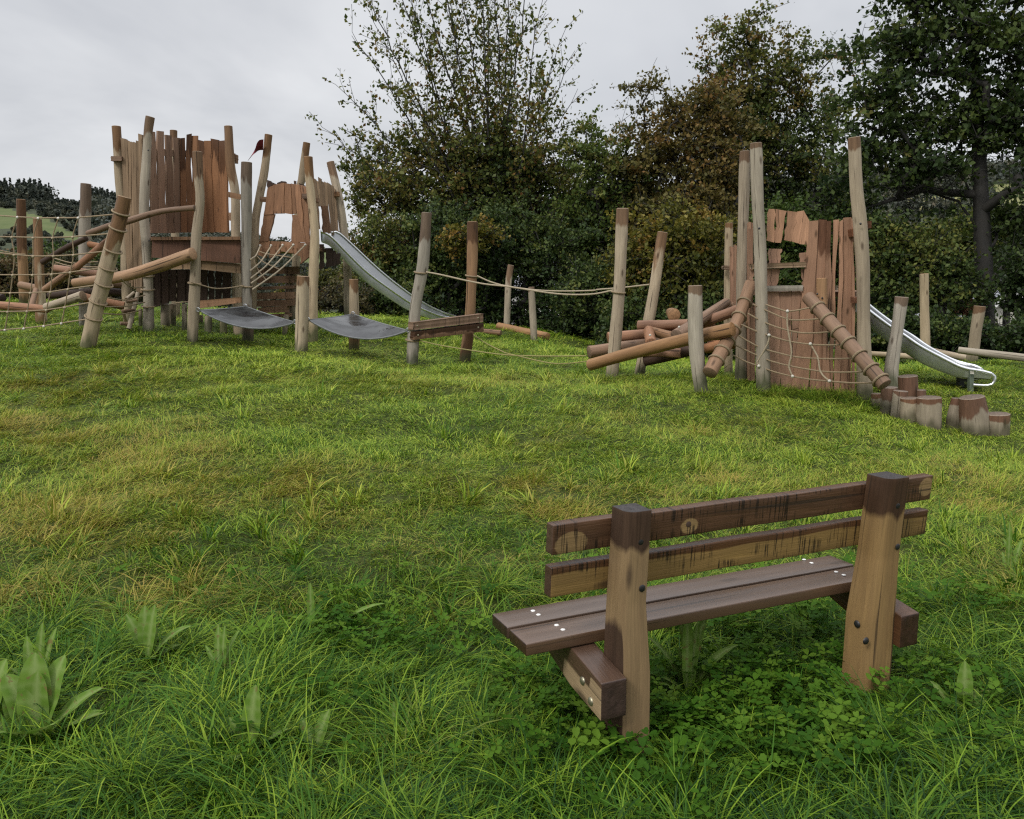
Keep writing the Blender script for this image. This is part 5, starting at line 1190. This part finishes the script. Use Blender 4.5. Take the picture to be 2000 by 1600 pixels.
# sparse fan shaped tree in the middle
def fan():
    rs=np.random.default_rng(5); D=27.; c=W(985,655,D); c[2]=G1(c[0],c[1])-.1
    root=thing('fan_tree','tall half bare tree with upright fanning branches rising above the middle of the lawn','tree',c,TG)
    nodes=[c.copy()];parents=[-1]
    def chain(p0,pts,step=.45,jit=.03):
        P=catmull([nodes[p0]]+pts,max(3,int(sum(np.linalg.norm(np.diff(np.array([nodes[p0]]+pts),axis=0),axis=1))/step))); p=p0; out=[]
        for q in P[1:]: nodes.append(q+rs.normal(0,jit,3)); parents.append(p); p=len(nodes)-1; out.append(p)
        return out
    tr=chain(0,[W(985,560,D),W(975,450,D)]); crotches=[tr[-1],tr[-2],tr[-4]]
    tips=[(628,250,480),(655,165,440),(688,62,420),(700,-40,400),(745,-110,380),(790,-160,360),(835,-190,340),(880,-170,330),(925,-210,330),(965,-180,320),(1000,-190,330),(1040,-150,340),(1068,-40,350),(1102,60,370),(1122,100,380),(1130,175,400),(1108,300,430),(720,20,430),(860,-90,400),(1010,-60,400),(780,-60,420),(945,-120,400),(1085,110,420),(700,330,470)]
    LP=[];LC=[]
    for i,(x,y,my) in enumerate(tips):
        dd=rs.normal(0,1.5); f=(x-975)/1.; mid=(975+f*.32+rs.normal(0,8),my-40)
        st=chain(crotches[i%3],[W(mid[0],mid[1],D+dd*.4),W(975+f*.68,(my-40)*.45+y*.55,D+dd*.8),W(x,y,D+dd)],.4,.025)
        n=len(st)
        for k in range(int(n*.14),n):
            t=k/n
            for rep in range(3 if t<.7 else 2 if t<.85 else 1):
                if rs.uniform()>.85: continue
                q0=nodes[st[k]]; d=nodes[st[k]]-nodes[st[k-1]]; d/=np.linalg.norm(d); s=rs.normal(0,1,3); s-=d*np.dot(s,d); s/=np.linalg.norm(s)
                L=rs.uniform(.5,1.35)*(1.25-.75*t); e=d*.8+s*rs.uniform(.35,.8); e/=np.linalg.norm(e)
                tw=chain(st[k],[q0+e*L*.5+np.array([0,0,.04]),q0+e*L+np.array([0,0,.1*L])],.25,.02)
                dens=(14 if t<.35 else 10 if t<.7 else 7.5)
                m_=rs.poisson(dens*L*2.1)
                for _ in range(m_):
                    uu=rs.uniform(.15,1.1); LP.append(q0+e*L*uu+rs.normal(0,.085,3)); LC.append(.52+rs.normal(0,.2)+(.12 if t<.5 else 0))
    # leafy lower crown
    T=[]
    for (x,y,rx,ry,dd,n,sh) in [(770,390,85,75,-1,46,.1),(720,330,60,60,0,20,.05),(860,420,90,80,-.5,50,.02),(960,400,100,85,0,60,-.1),(1050,400,90,80,.3,46,.02),(930,310,120,55,0,40,.05),(1090,330,60,60,.5,20,.1),(830,300,90,55,0,26,.08),(985,330,60,80,-.4,36,-.2)]:
        d=rs.normal(0,1,(n,3)); d/=np.linalg.norm(d,axis=1)[:,None]; r_=rs.uniform(0,1,n)**.5; cc=W(x,y,D+dd)
        T.append((cc+d*r_[:,None]*np.array([PX(rx,D),PX(rx,D)*.7,PX(ry,D)]),np.full(n,sh)))
    TT=np.vstack([t[0] for t in T]); SH=np.hstack([t[1] for t in T]); tps=attach(nodes,parents,TT,rs,.8,.05)
    a_,b_=sprays(nodes,parents,TT,tps,SH,60,.29,(.48,.2),rs); LP+=list(a_); LC+=list(b_)
    skel(root,nodes,parents,.0062,M['bark'],.45); crownmesh(root,np.array(LP),np.array(LC),.115,M['lf_fan'],6)
fan()
HH=[(1018,565,14,34,.8),(1150,598,14,14,.75),(1080,535,50,26,.45),(1000,590,9,14,.7)]
tree('young_tree','bushy olive green tree between the fan shaped tree and the brown tree','tree',(1180,680),25.5,[(1175,330,62,70,0,.1),(1130,420,80,80,.5,0),(1195,450,75,90,0,.0),(1150,280,40,40,.5,.15),(1225,380,50,70,.4,.1),(1120,520,70,60,0,-.1)],'lf_green',.10,210,95,.30,31,trunkpx=[(1178,560,0),(1170,440,0)],group=TG,holes=HH,lcb=(.55,.2))
def bare(nodes,parents,rs):
    for x,y in ((1285,112),(1268,140),(1300,130),(1228,190)):
        A=np.array(nodes); t=W(x,y,25.); j=int(np.argmin(np.linalg.norm(A-t,axis=1)+np.where(A[:,2]>t[2]-.8,5,0))); a=A[j]; p=j
        for u_ in (.35,.7,1.): nodes.append(a+(t-a)*u_+rs.normal(0,.03,3)); parents.append(p); p=len(nodes)-1
tree('autumn_tree','broad brown leaved autumn tree left of the right tower','tree',(1330,690),25.,[(1285,225,55,60,0,0,.7),(1345,290,90,95,0,.1),(1262,330,62,75,.3,.0),(1330,420,105,90,-.3,.0),(1395,235,60,65,.5,.05),(1400,360,80,90,.4,-.05),(1245,430,60,70,.5,-.1),(1300,500,90,60,0,-.15)],'lf_brown',.105,300,105,.30,32,trunkpx=[(1335,560,0),(1330,430,0),(1320,330,0)],group=TG,extra=bare,lcb=(.5,.22))
tree('maple_tree','tall green and russet tree directly behind the right tower','tree',(1500,700),28.,[(1440,95,62,62,0,.2),(1475,170,95,80,.2,.1),(1405,190,55,55,0,.25),(1510,260,105,85,0,.0),(1575,150,42,60,.4,.0,.6),(1570,320,85,85,0,-.1),(1440,320,85,85,.5,.1),(1615,215,36,60,.6,.0,.6),(1620,105,26,26,.7,.05,.6),(1500,420,95,75,0,-.15),(1600,430,70,80,0,-.2)],'lf_fan',.115,330,90,.33,33,trunkpx=[(1505,560,0),(1500,400,0),(1480,270,0)],group=TG,lcb=(.42,.22))
OL=[(1745,115,85,80,0,0),(1850,55,105,85,0,0),(1965,90,80,110,-.5,0),(1700,225,62,62,0,.1),(1800,235,105,75,.3,0),(1925,245,100,70,0,.0),(1682,325,52,52,0,-.05),(1765,340,80,45,.3,-.1),(2050,200,90,120,-.5,0),(1900,-70,150,80,0,0),(1760,-30,70,50,.3,.1),(1655,390,50,40,.3,-.1),(1830,320,60,30,-.5,-.1,.6),(1980,330,50,36,-.6,-.1,.6),(2080,40,90,130,0,0)]
def boughs(nodes,parents,rs):
    TT=[];tp=[]
    for pts,lf in (([(1916,470),(1870,395),(1800,372),(1720,366)],5),([(1915,420),(1880,345),(1840,318),(1790,312)],3),([(1922,520),(1960,440),(2010,395)],6),([(1912,330),(1945,290),(2000,268)],2),([(1908,250),(1860,205),(1800,190)],0),([(1906,180),(1950,130),(2000,90)],0),([(1922,600),(1900,560),(1860,540),(1820,545)],5),([(1922,560),(1960,520),(2000,500)],6)):
        A=np.array(nodes[:22]); a=W(*pts[0],21.); j=int(np.argmin(np.linalg.norm(A-a,axis=1))); P=catmull([A[j]]+[W(x,y,21.+rs.normal(0,.5)) for x,y in pts[1:]],14); p=j
        for q in P[1:]: nodes.append(q+rs.normal(0,.03,3)); parents.append(p); p=len(nodes)-1
        base=p-12
        for k in range(9+lf*3):
            i_=rs.integers(4,13); q=P[i_+1]+rs.normal(0,.22,3)*np.array([1,1,.8]); nodes.append(q); parents.append(base+i_)
            if k<lf*3: TT.append(q); tp.append(len(nodes)-1)
    return TT,tp
tree('oak_tree','large dark green oak filling the top right corner with its trunk showing','tree',(1928,690),21.,OL,'lf_oak',.125,520,54,.29,34,trunkpx=[(1922,560,0),(1917,420,0),(1912,300,.1),(1905,150,.1),(1898,20,0)],group=TG,tipr=.0040,trunk_r=(.25,.09),extra=boughs,lcb=(.5,.22),bark='bark',holes=[(1800,385,75,26,.9),(1945,312,48,13,.9),(1860,352,40,12,.8),(1960,612,30,32,.95)])
# shrubs and hedge
def shrub(label,px,py,D,lobes,mat,size,ncl,nlf,sig,seed,holes=None,lcb=(.5,.22),name='shrub',group=SGp): return tree(name,label,'shrub',(px,py),D,lobes,mat,size,ncl,nlf,sig,seed,group=group,holes=holes,lcb=lcb,tipr=.004,edge=.42)
shrub('yellowing olive shrub low behind the long straight slide',760,640,24,[(745,470,65,55,0,.1),(790,530,80,60,0,0),(720,540,50,60,0,-.1),(770,600,90,50,0,-.2)],'lf_fan',.09,150,110,.28,41)
shrub('dark green shrub under the fan shaped tree behind the plank rail',870,650,23.5,[(850,500,80,80,0,.1),(900,560,80,80,0,-.1),(840,600,90,60,0,-.2),(950,480,70,60,0,.0),(880,440,60,50,.3,0)],'lf_dark',.085,250,120,.27,42)
shrub('tuft of yellow leaves beside the top of the orange brown post',920,600,22.3,[(905,470,42,28,0,.1),(950,460,24,22,0,.1)],'lf_yel',.085,26,80,.2,43,name='leafy_sapling')
shrub('dark hedge shrub behind the two thin posts',1020,665,24,[(1000,470,70,60,0,.1),(1050,560,90,70,0,-.1),(1000,620,80,50,0,-.15),(1100,630,80,50,0,-.1),(1080,500,70,60,0,.05)],'lf_dark',.085,290,110,.26,44,holes=HH)
shrub('dark hedge shrub left of the log pile',1160,690,22.5,[(1140,580,70,60,0,-.1),(1190,620,70,60,0,-.15),(1130,650,80,40,0,-.2),(1200,560,50,60,0,0)],'lf_dark',.085,220,110,.26,45,holes=HH)
shrub('yellow green bush behind the log pile',1330,700,21,[(1290,480,70,60,0,.1),(1360,450,65,55,0,.1),(1390,520,60,70,0,0),(1300,560,80,60,0,-.1),(1240,530,50,60,.3,0),(1345,600,90,60,0,-.25)],'lf_yel',.095,210,100,.27,46,lcb=(.38,.24))
shrub('dark bush low behind the log pile',1290,705,20.5,[(1250,640,70,60,0,0),(1350,640,80,55,0,0),(1420,610,50,70,0,0)],'lf_dark',.085,170,110,.26,47)
shrub('green bush behind the windows of the right tower',1550,720,21.5,[(1520,470,70,60,0,.1),(1600,500,70,80,0,0),(1530,570,90,70,0,0),(1620,600,80,70,0,-.1),(1660,470,50,60,0,0)],'lf_green',.095,260,105,.27,48,lcb=(.36,.2))
shrub('dark green thicket right of the right tower',1750,690,20.5,[(1730,480,55,50,0,.15),(1790,510,75,55,.3,.2),(1740,560,70,60,0,0),(1820,570,70,50,0,0),(1700,620,60,50,0,-.1)],'lf_dark',.09,260,100,.27,49,lcb=(.6,.22))
shrub('olive bush beyond the oak trunk at the far right',1960,600,26,[(1880,465,70,45,0,.1),(1960,455,80,45,0,.0),(2040,470,80,80,0,0),(1860,500,50,40,0,0)],'lf_green',.10,170,95,.28,50,lcb=(.55,.2),holes=[(1965,610,32,36,.97)])
shrub('russet leaved bush behind the curved slide',1865,640,23,[(1865,595,40,34,0,.1),(1840,610,26,24,0,0)],'lf_red',.085,55,90,.2,51)
shrub('low dark hedge at the right edge behind the fallen logs',1900,705,18.5,[(1730,655,80,32,0,0),(1820,660,90,34,0,0),(1920,665,80,36,0,0),(2010,665,90,40,0,0),(2090,650,70,50,0,0)],'lf_dark',.08,320,110,.2,52,lcb=(.35,.2),holes=[(1955,610,26,30,.95)])
shrub('leafy branch hanging beside the white gable at the right edge',1990,690,19.5,[(1985,560,30,55,0,0),(2010,600,26,40,0,0)],'lf_oak',.10,44,60,.2,53,lcb=(.3,.2))
shrub('dark backing trees far behind the hedge in the middle',900,640,33,[(780,560,120,90,0,0),(900,540,110,110,0,0),(1010,470,110,110,0,.1),(1130,500,110,110,0,0)],'lf_dark',.13,300,100,.4,54,name='thicket',holes=[(a,b,c*1.15,d*1.15,.97) for a,b,c,d,e in HH])
shrub('dark backing trees far behind the right tower',1500,680,33,[(1280,520,110,130,0,0),(1420,520,120,130,0,0),(1560,540,120,120,0,0),(1690,540,90,100,0,0)],'lf_dark',.13,330,100,.4,55,name='thicket')
# rough growth at the left
shrub('brown bramble bank behind the rope net at left',40,590,23,[(-60,545,70,50,0,0),(20,550,70,46,0,.1),(100,545,60,44,0,0),(160,560,60,40,.5,-.1),(230,575,50,36,.6,-.1)],'lf_bram',.085,240,90,.22,56,lcb=(.45,.25),name='bramble_bank')
shrub('dry weeds standing behind the middle tower',650,625,20.5,[(640,595,50,28,0,0),(690,600,30,34,0,-.1),(600,605,40,22,0,0)],'lf_bram',.06,90,80,.16,57,lcb=(.45,.25),name='weed_patch')
shrub('green bush between the middle tower and the slide',645,560,27,[(640,548,52,16,0,0),(600,556,40,14,0,0)],'lf_yel',.08,40,80,.2,58,lcb=(.25,.2))
shrub('dark shrub at the foot of the slide',735,640,21.5,[(730,590,32,46,0,0),(780,610,46,40,0,0),(840,630,46,26,0,0)],'lf_dark',.08,120,100,.2,59)
shrub('dark green bush beyond the log scramble at left',200,560,34,[(150,520,80,24,0,0),(240,530,70,26,0,0),(60,520,90,20,1,0),(-60,520,90,20,1,0)],'lf_green',.13,150,80,.35,60,lcb=(.35,.22))

# ================================================================== HILLS
RP=np.array([(-1600,300),(-900,318),(-300,350),(0,373),(100,370),(225,388),(350,420),(460,452),(550,467),(650,464),(760,442),(900,420),(1200,380),(1500,350),(1800,328),(2000,320),(2600,318),(3600,330)],float)
hpx=np.r_[np.arange(-1500,3500,14.)]; ht=np.r_[np.linspace(0,1,56),np.linspace(1.05,1.5,6)]
def hillpt(px,t):
    """t 0 at the valley floor, 1 on the ridge"""
    a=np.arctan((px-1000)/F); Rr=430.; r=85+(Rr-85)*np.minimum(t,1)+(np.maximum(t,1)-1)*500; py=np.interp(px,RP[:,0],RP[:,1])+27
    zr=CH+(545-py)/F*Rr*np.cos(a); tt=np.minimum(t,1); s=tt**1.25*.85+.15*sstep(0,1,tt)
    z=-5.9+(zr+5.9)*s-np.maximum(t-1,0)*40; z=z+1.2*np.sin(px*.011+t*7)*s*(1-tt)*2
    return np.stack([r*np.sin(a),r*np.cos(a),z],-1)
PXg,Tg=np.meshgrid(hpx,ht); HV=hillpt(PXg.ravel(),Tg.ravel()); hx,hy,_=proj(HV)
def cover(hx,hy):
    """1 green pasture, 2 straw field, 0 woodland"""
    top=np.interp(hx,[-400,0,75,110,150,170],[398,405,420,438,462,480]); bot=np.interp(hx,[-400,0,60,110,170],[440,446,452,462,482])
    c=np.where((hy>top)&(hy<bot)&(hx<172),1.,0.)
    c=np.where((hy>384)&(hy<412)&(hx>1735)&(hx<1880),2.,c); c=np.where((hy>345)&(hy<357)&(hx>1815)&(hx<1905),1.4,c)
    c=np.where((hy>360)&(hy<450)&(hx>1930)&(hx<2400),1.6,c); c=np.where((hy>470)&(hx>560)&(hx<760)&(hy<520),1.,c); return c
I=np.arange(PXg.size).reshape(PXg.shape); Fq=np.stack([I[:-1,:-1],I[:-1,1:],I[1:,1:],I[1:,:-1]],-1).reshape(-1,4)
m,nt,b=nm('hill_cover'); P_=nd(nt,'ShaderNodeNewGeometry').outputs['Position']; n1=noise(nt,P_,.06,5,.65); n2=noise(nt,P_,.35,5,.7); cv=attr(nt,'cover')
wd=mix(nt,mr(nt,n2,.35,.65),(.038,.048,.030),(.062,.068,.038)); ps=mix(nt,mr(nt,n1,.35,.65),(.075,.098,.036),(.105,.122,.050)); sf=mix(nt,mr(nt,n2,.35,.65),(.20,.19,.08),(.26,.235,.11))
c=mix(nt,mr(nt,cv,.4,.6),wd,ps); c=mix(nt,mr(nt,cv,1.2,2.),c,sf); lk(nt,c,b.inputs['Base Color']); b.inputs['Roughness'].default_value=.95; b.inputs['Specular IOR Level'].default_value=.1
tag(link('hill',npmesh('hill',HV,Fq,{'cover':('FLOAT',cover(hx,hy))},m)),'long wooded valley side with a green pasture','hill',kind='structure')
# woodland on the hills
M['lf_hazed']=leafmat('hazed_woodland_leaves',[(0,(.040,.050,.042)),(.4,(.058,.066,.050)),(.7,(.080,.084,.056)),(1,(.10,.086,.055))],.15)  # leaf colours greyed to stand in for distance haze
rs=np.random.default_rng(77); n=7000; tp=rs.uniform(-420,2250,n); tt=rs.uniform(.12,1.02,n)**.85; tp=np.r_[tp,rs.uniform(-420,400,2600)]; tt=np.r_[tt,rs.uniform(.86,1.03,2600)]; n=len(tp); P=hillpt(tp,tt); x_,y_,_=proj(P); k=(cover(x_,y_)==0)
# openings of scrubby grass low on the left slope
k&=~((y_>455)&(x_<330)&(rs.uniform(0,1,n)<.45)); P=P[k];tp=tp[k];tt=tt[k]
x_,y_,_=proj(P); low=(x_<330)&(y_>395); tops=P+np.array([0,0,6.]); xt,yt,_=proj(tops); blk=(cover(xt,yt)>0)|((x_<180)&(y_>398)&(y_<505))
LP=[];LC=[];LS_=[]
for p,a,t,bk_ in zip(P,tp,tt,blk):
    dd=math.hypot(p[0],p[1]); h=rs.uniform(5.5,9.)*min(1.,max(.22,(dd-90)/260.))*(.28 if bk_ else 1.); con=(t>.9 and -100<a<260 and rs.uniform()<.5) or rs.uniform()<.04; m_=80; tone=rs.normal(.42,.2)
    if con:
        u_=rs.uniform(0,1,m_); r_=(1-u_)*h*.2*np.sqrt(rs.uniform(.3,1,m_)); an=rs.uniform(0,6.28,m_); q=np.stack([r_*np.cos(an),r_*np.sin(an),u_*h*1.15],1); tone=.1
    else:
        d=rs.normal(0,1,(m_,3)); d/=np.linalg.norm(d,axis=1)[:,None]; q=d*rs.uniform(.6,1,m_)[:,None]*np.array([h*.40,h*.40,h*.40])+np.array([0,0,h*.52])
    LP.append(p+q); LC.append(tone+rs.normal(0,.12,m_)+.12*(q[:,2]/h-.5)*0)
LP=np.vstack(LP);LC=np.hstack(LC); V,Fq=leaves_arrays(LP,1.15,rs); V2=npmesh('woodland',V,Fq,{'lc':('FLOAT',np.repeat(np.clip(LC,0,1),4))},M['lf_hazed'],False)
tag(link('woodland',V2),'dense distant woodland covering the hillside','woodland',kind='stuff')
print('wood',len(LP))

# ================================================================== HOUSES
M['render_white']=simple('white_house_render',(.66,.65,.62),.8,var=.05,sc=2); M['render_cream']=simple('cream_house_render',(.62,.60,.53),.8,var=.05,sc=2)
m,nt,b=nm('slate_roof'); tc=nd(nt,'ShaderNodeTexCoord').outputs['Object']; bk=nd(nt,'ShaderNodeTexBrick'); bk.inputs['Scale'].default_value=2.2; bk.inputs['Color1'].default_value=(.17,.18,.20,1); bk.inputs['Color2'].default_value=(.22,.23,.25,1); bk.inputs['Mortar'].default_value=(.07,.07,.08,1); lk(nt,tc,bk.inputs['Vector']); lk(nt,bk.outputs[0],b.inputs['Base Color']); b.inputs['Roughness'].default_value=.45; M['slate']=m
M['pane']=simple('dark_window_glass',(.03,.035,.04),.1); M['upvc']=simple('white_window_frame',(.72,.72,.70),.4,var=.03)
def house(label,x0,x1,D,depth,zb,zw,zr,wall,gable_front=False):
    c=np.array([(x0+x1)/2,D,zb]); root=thing('house',label,'house',c,'houses beyond the hedge')
    mb=MB(); v=[(x0,D,zb),(x1,D,zb),(x1,D+depth,zb),(x0,D+depth,zb),(x0,D,zw),(x1,D,zw),(x1,D+depth,zw),(x0,D+depth,zw)]
    f=[(0,1,5,4),(1,2,6,5),(2,3,7,6),(3,0,4,7)]
    if gable_front: v+=[((x0+x1)/2,D,zr),((x0+x1)/2,D+depth,zr)]; f+=[(4,5,8),(7,9,6)]
    else: v+=[(x0,D+depth/2,zr),(x1,D+depth/2,zr)]; f+=[(4,8,7),(5,6,9)]
    mb.add(v,f); mb.build('wall',M[wall],root,smooth=False,attrs=False)
    mb=MB(); o=.35
    if gable_front:
        xm=(x0+x1)/2; s=(zr-zw)/(xm-x0)
        for sg,xe in ((-1,x0),(1,x1)):
            q=[np.array([xe+sg*o,D-o,zw-s*o+.03]),np.array([xm,D-o,zr+.03]),np.array([xm,D+depth+o,zr+.03]),np.array([xe+sg*o,D+depth+o,zw-s*o+.03])]
            mb.add(q+[p+np.array([0,0,.14]) for p in q],[(0,1,2,3),(7,6,5,4)]+[(i,4+i,4+(i+1)%4,(i+1)%4) for i in range(4)])
    else:
        for sg,ye in ((-1,D),(1,D+depth)):
            s=(zr-zw)/(depth/2); q=[np.array([x0-o,ye+sg*o,zw-s*o+.03]),np.array([x1+o,ye+sg*o,zw-s*o+.03]),np.array([x1+o,D+depth/2,zr+.03]),np.array([x0-o,D+depth/2,zr+.03])]
            mb.add(q+[p+np.array([0,0,.14]) for p in q],[(0,1,2,3),(7,6,5,4)]+[(i,4+i,4+(i+1)%4,(i+1)%4) for i in range(4)])
    mb.build('roof',M['slate'],root,smooth=False,attrs=False)
    if gable_front:
        for sg,xe in ((-1,x0),(1,x1)):
            mb=MB(); xm=(x0+x1)/2; a=np.array([xe+sg*o,D-o-.06,zw-s*o]); e=np.array([xm,D-o-.06,zr]); q=[a,e,e+np.array([0,0,.26]),a+np.array([0,0,.26])]; mb.add(q+[p+np.array([0,.05,0]) for p in q],[(0,1,2,3),(7,6,5,4)]+[(i,4+i,4+(i+1)%4,(i+1)%4) for i in range(4)]); mb.build('bargeboard',M['upvc'],root,smooth=False,attrs=False)
    for wx in (x0+(x1-x0)*.25,x0+(x1-x0)*.72):
        zc=zb+(zw-zb)*.62; mb=MB()
        for (a,b2,c2,d2) in ((wx-.6,wx-.52,zc-.6,zc+.6),(wx+.52,wx+.6,zc-.6,zc+.6),(wx-.52,wx+.52,zc+.52,zc+.6),(wx-.52,wx+.52,zc-.6,zc-.52),(wx-.03,wx+.03,zc-.52,zc+.52)):
            q=[(a,D-.05,c2),(b2,D-.05,c2),(b2,D-.05,d2),(a,D-.05,d2)]; mb.add(q+[(p[0],p[1]+.048,p[2]) for p in q],[(0,1,2,3),(7,6,5,4)]+[(i,4+i,4+(i+1)%4,(i+1)%4) for i in range(4)])
        fr_=mb.build('window',M['upvc'],root,smooth=False,attrs=False); mb=MB(); mb.add([(wx-.52,D-.012,zc-.52),(wx+.52,D-.012,zc-.52),(wx+.52,D-.012,zc+.52),(wx-.52,D-.012,zc+.52)],[(0,1,2,3)]); mb.build('pane',M['pane'],fr_,smooth=False,attrs=False)
    return root
a=W(985,0,44)[0]; b_=W(1190,0,44)[0]; house('white walled house with a grey slate roof glimpsed through the hedge behind thin posts',a,b_,44,6.5,-4.5,W(1000,562,44)[2],W(1000,500,46)[2],'render_white')
a=W(1925,0,36)[0]; b_=W(2120,0,36)[0]; house('cream house with a white gable edge glimpsed beyond the oak trunk at right',a,b_,36,8,-4.5,W(1000,640,36)[2],W(1000,575,36)[2],'render_cream',True)

# ================================================================== SKY, LIGHT, OUTPUT
SUN_EL,SUN_AZ=R(42),R(-140)       # azimuth from +Y, clockwise: behind the camera on the left
w=bpy.data.worlds.new('World'); scene.world=w; w.use_nodes=True; nt=w.node_tree; bg=nt.nodes['Background']
sky=nd(nt,'ShaderNodeTexSky',sky_type='NISHITA'); sky.sun_disc=False; sky.sun_elevation=SUN_EL; sky.sun_rotation=SUN_AZ; sky.air_density=1; sky.dust_density=3
tc=nd(nt,'ShaderNodeTexCoord').outputs['Generated']; sp=nd(nt,'ShaderNodeSeparateXYZ'); lk(nt,tc,sp.inputs[0])
zz=ma(nt,'ADD',ma(nt,'MAXIMUM',sp.outputs[2],0.),.22); cx=ma(nt,'DIVIDE',sp.outputs[0],zz); cy=ma(nt,'DIVIDE',sp.outputs[1],zz)
cb=nd(nt,'ShaderNodeCombineXYZ'); lk(nt,cx,cb.inputs[0]); lk(nt,cy,cb.inputs[1])
n1=noise(nt,cb.outputs[0],.9,5,.55,.4); n2=noise(nt,cb.outputs[0],.35,3,.5)
cl=mix(nt,mr(nt,n1,.3,.72),(4.2,4.32,4.6),(7.1,7.15,7.25)); cl=mix(nt,mr(nt,n2,.38,.62,0,.8),cl,mix(nt,.5,cl,(4.7,4.9,5.25)))
up=mr(nt,sp.outputs[2],.38,.95,1.,3.3); vm=nd(nt,'ShaderNodeVectorMath',operation='SCALE'); lk(nt,cl,vm.inputs[0]); lk(nt,up,vm.inputs['Scale'])
lk(nt,mix(nt,.93,sky.outputs[0],vm.outputs[0]),bg.inputs['Color']); bg.inputs['Strength'].default_value=.1
sl=bpy.data.lights.new('sun','SUN'); sl.energy=1.5; sl.angle=R(14); sl.color=(1,.965,.91); so=bpy.data.objects.new('sun',sl); COL.objects.link(so)
sdv=Vector((math.sin(SUN_AZ)*math.cos(SUN_EL),math.cos(SUN_AZ)*math.cos(SUN_EL),math.sin(SUN_EL))); so.rotation_euler=sdv.to_track_quat('Z','Y').to_euler(); so.location=(-8,-8,14)
vs=scene.view_settings; scene.display_settings.display_device='sRGB'; vs.view_transform='Standard'; vs.look='None'; vs.gamma=1; vs.exposure=.38; vs.use_curve_mapping=False
scene.render.engine='CYCLES'; cy_=scene.cycles; cy_.use_denoising=False; cy_.max_bounces=4; cy_.diffuse_bounces=2; cy_.glossy_bounces=2; cy_.transmission_bounces=2; cy_.transparent_max_bounces=6; cy_.caustics_reflective=False; cy_.caustics_refractive=False; cy_.sample_clamp_indirect=4
scene.render.film_transparent=False; scene.cycles.pixel_filter_type='BLACKMAN_HARRIS'; scene.cycles.filter_width=1.25
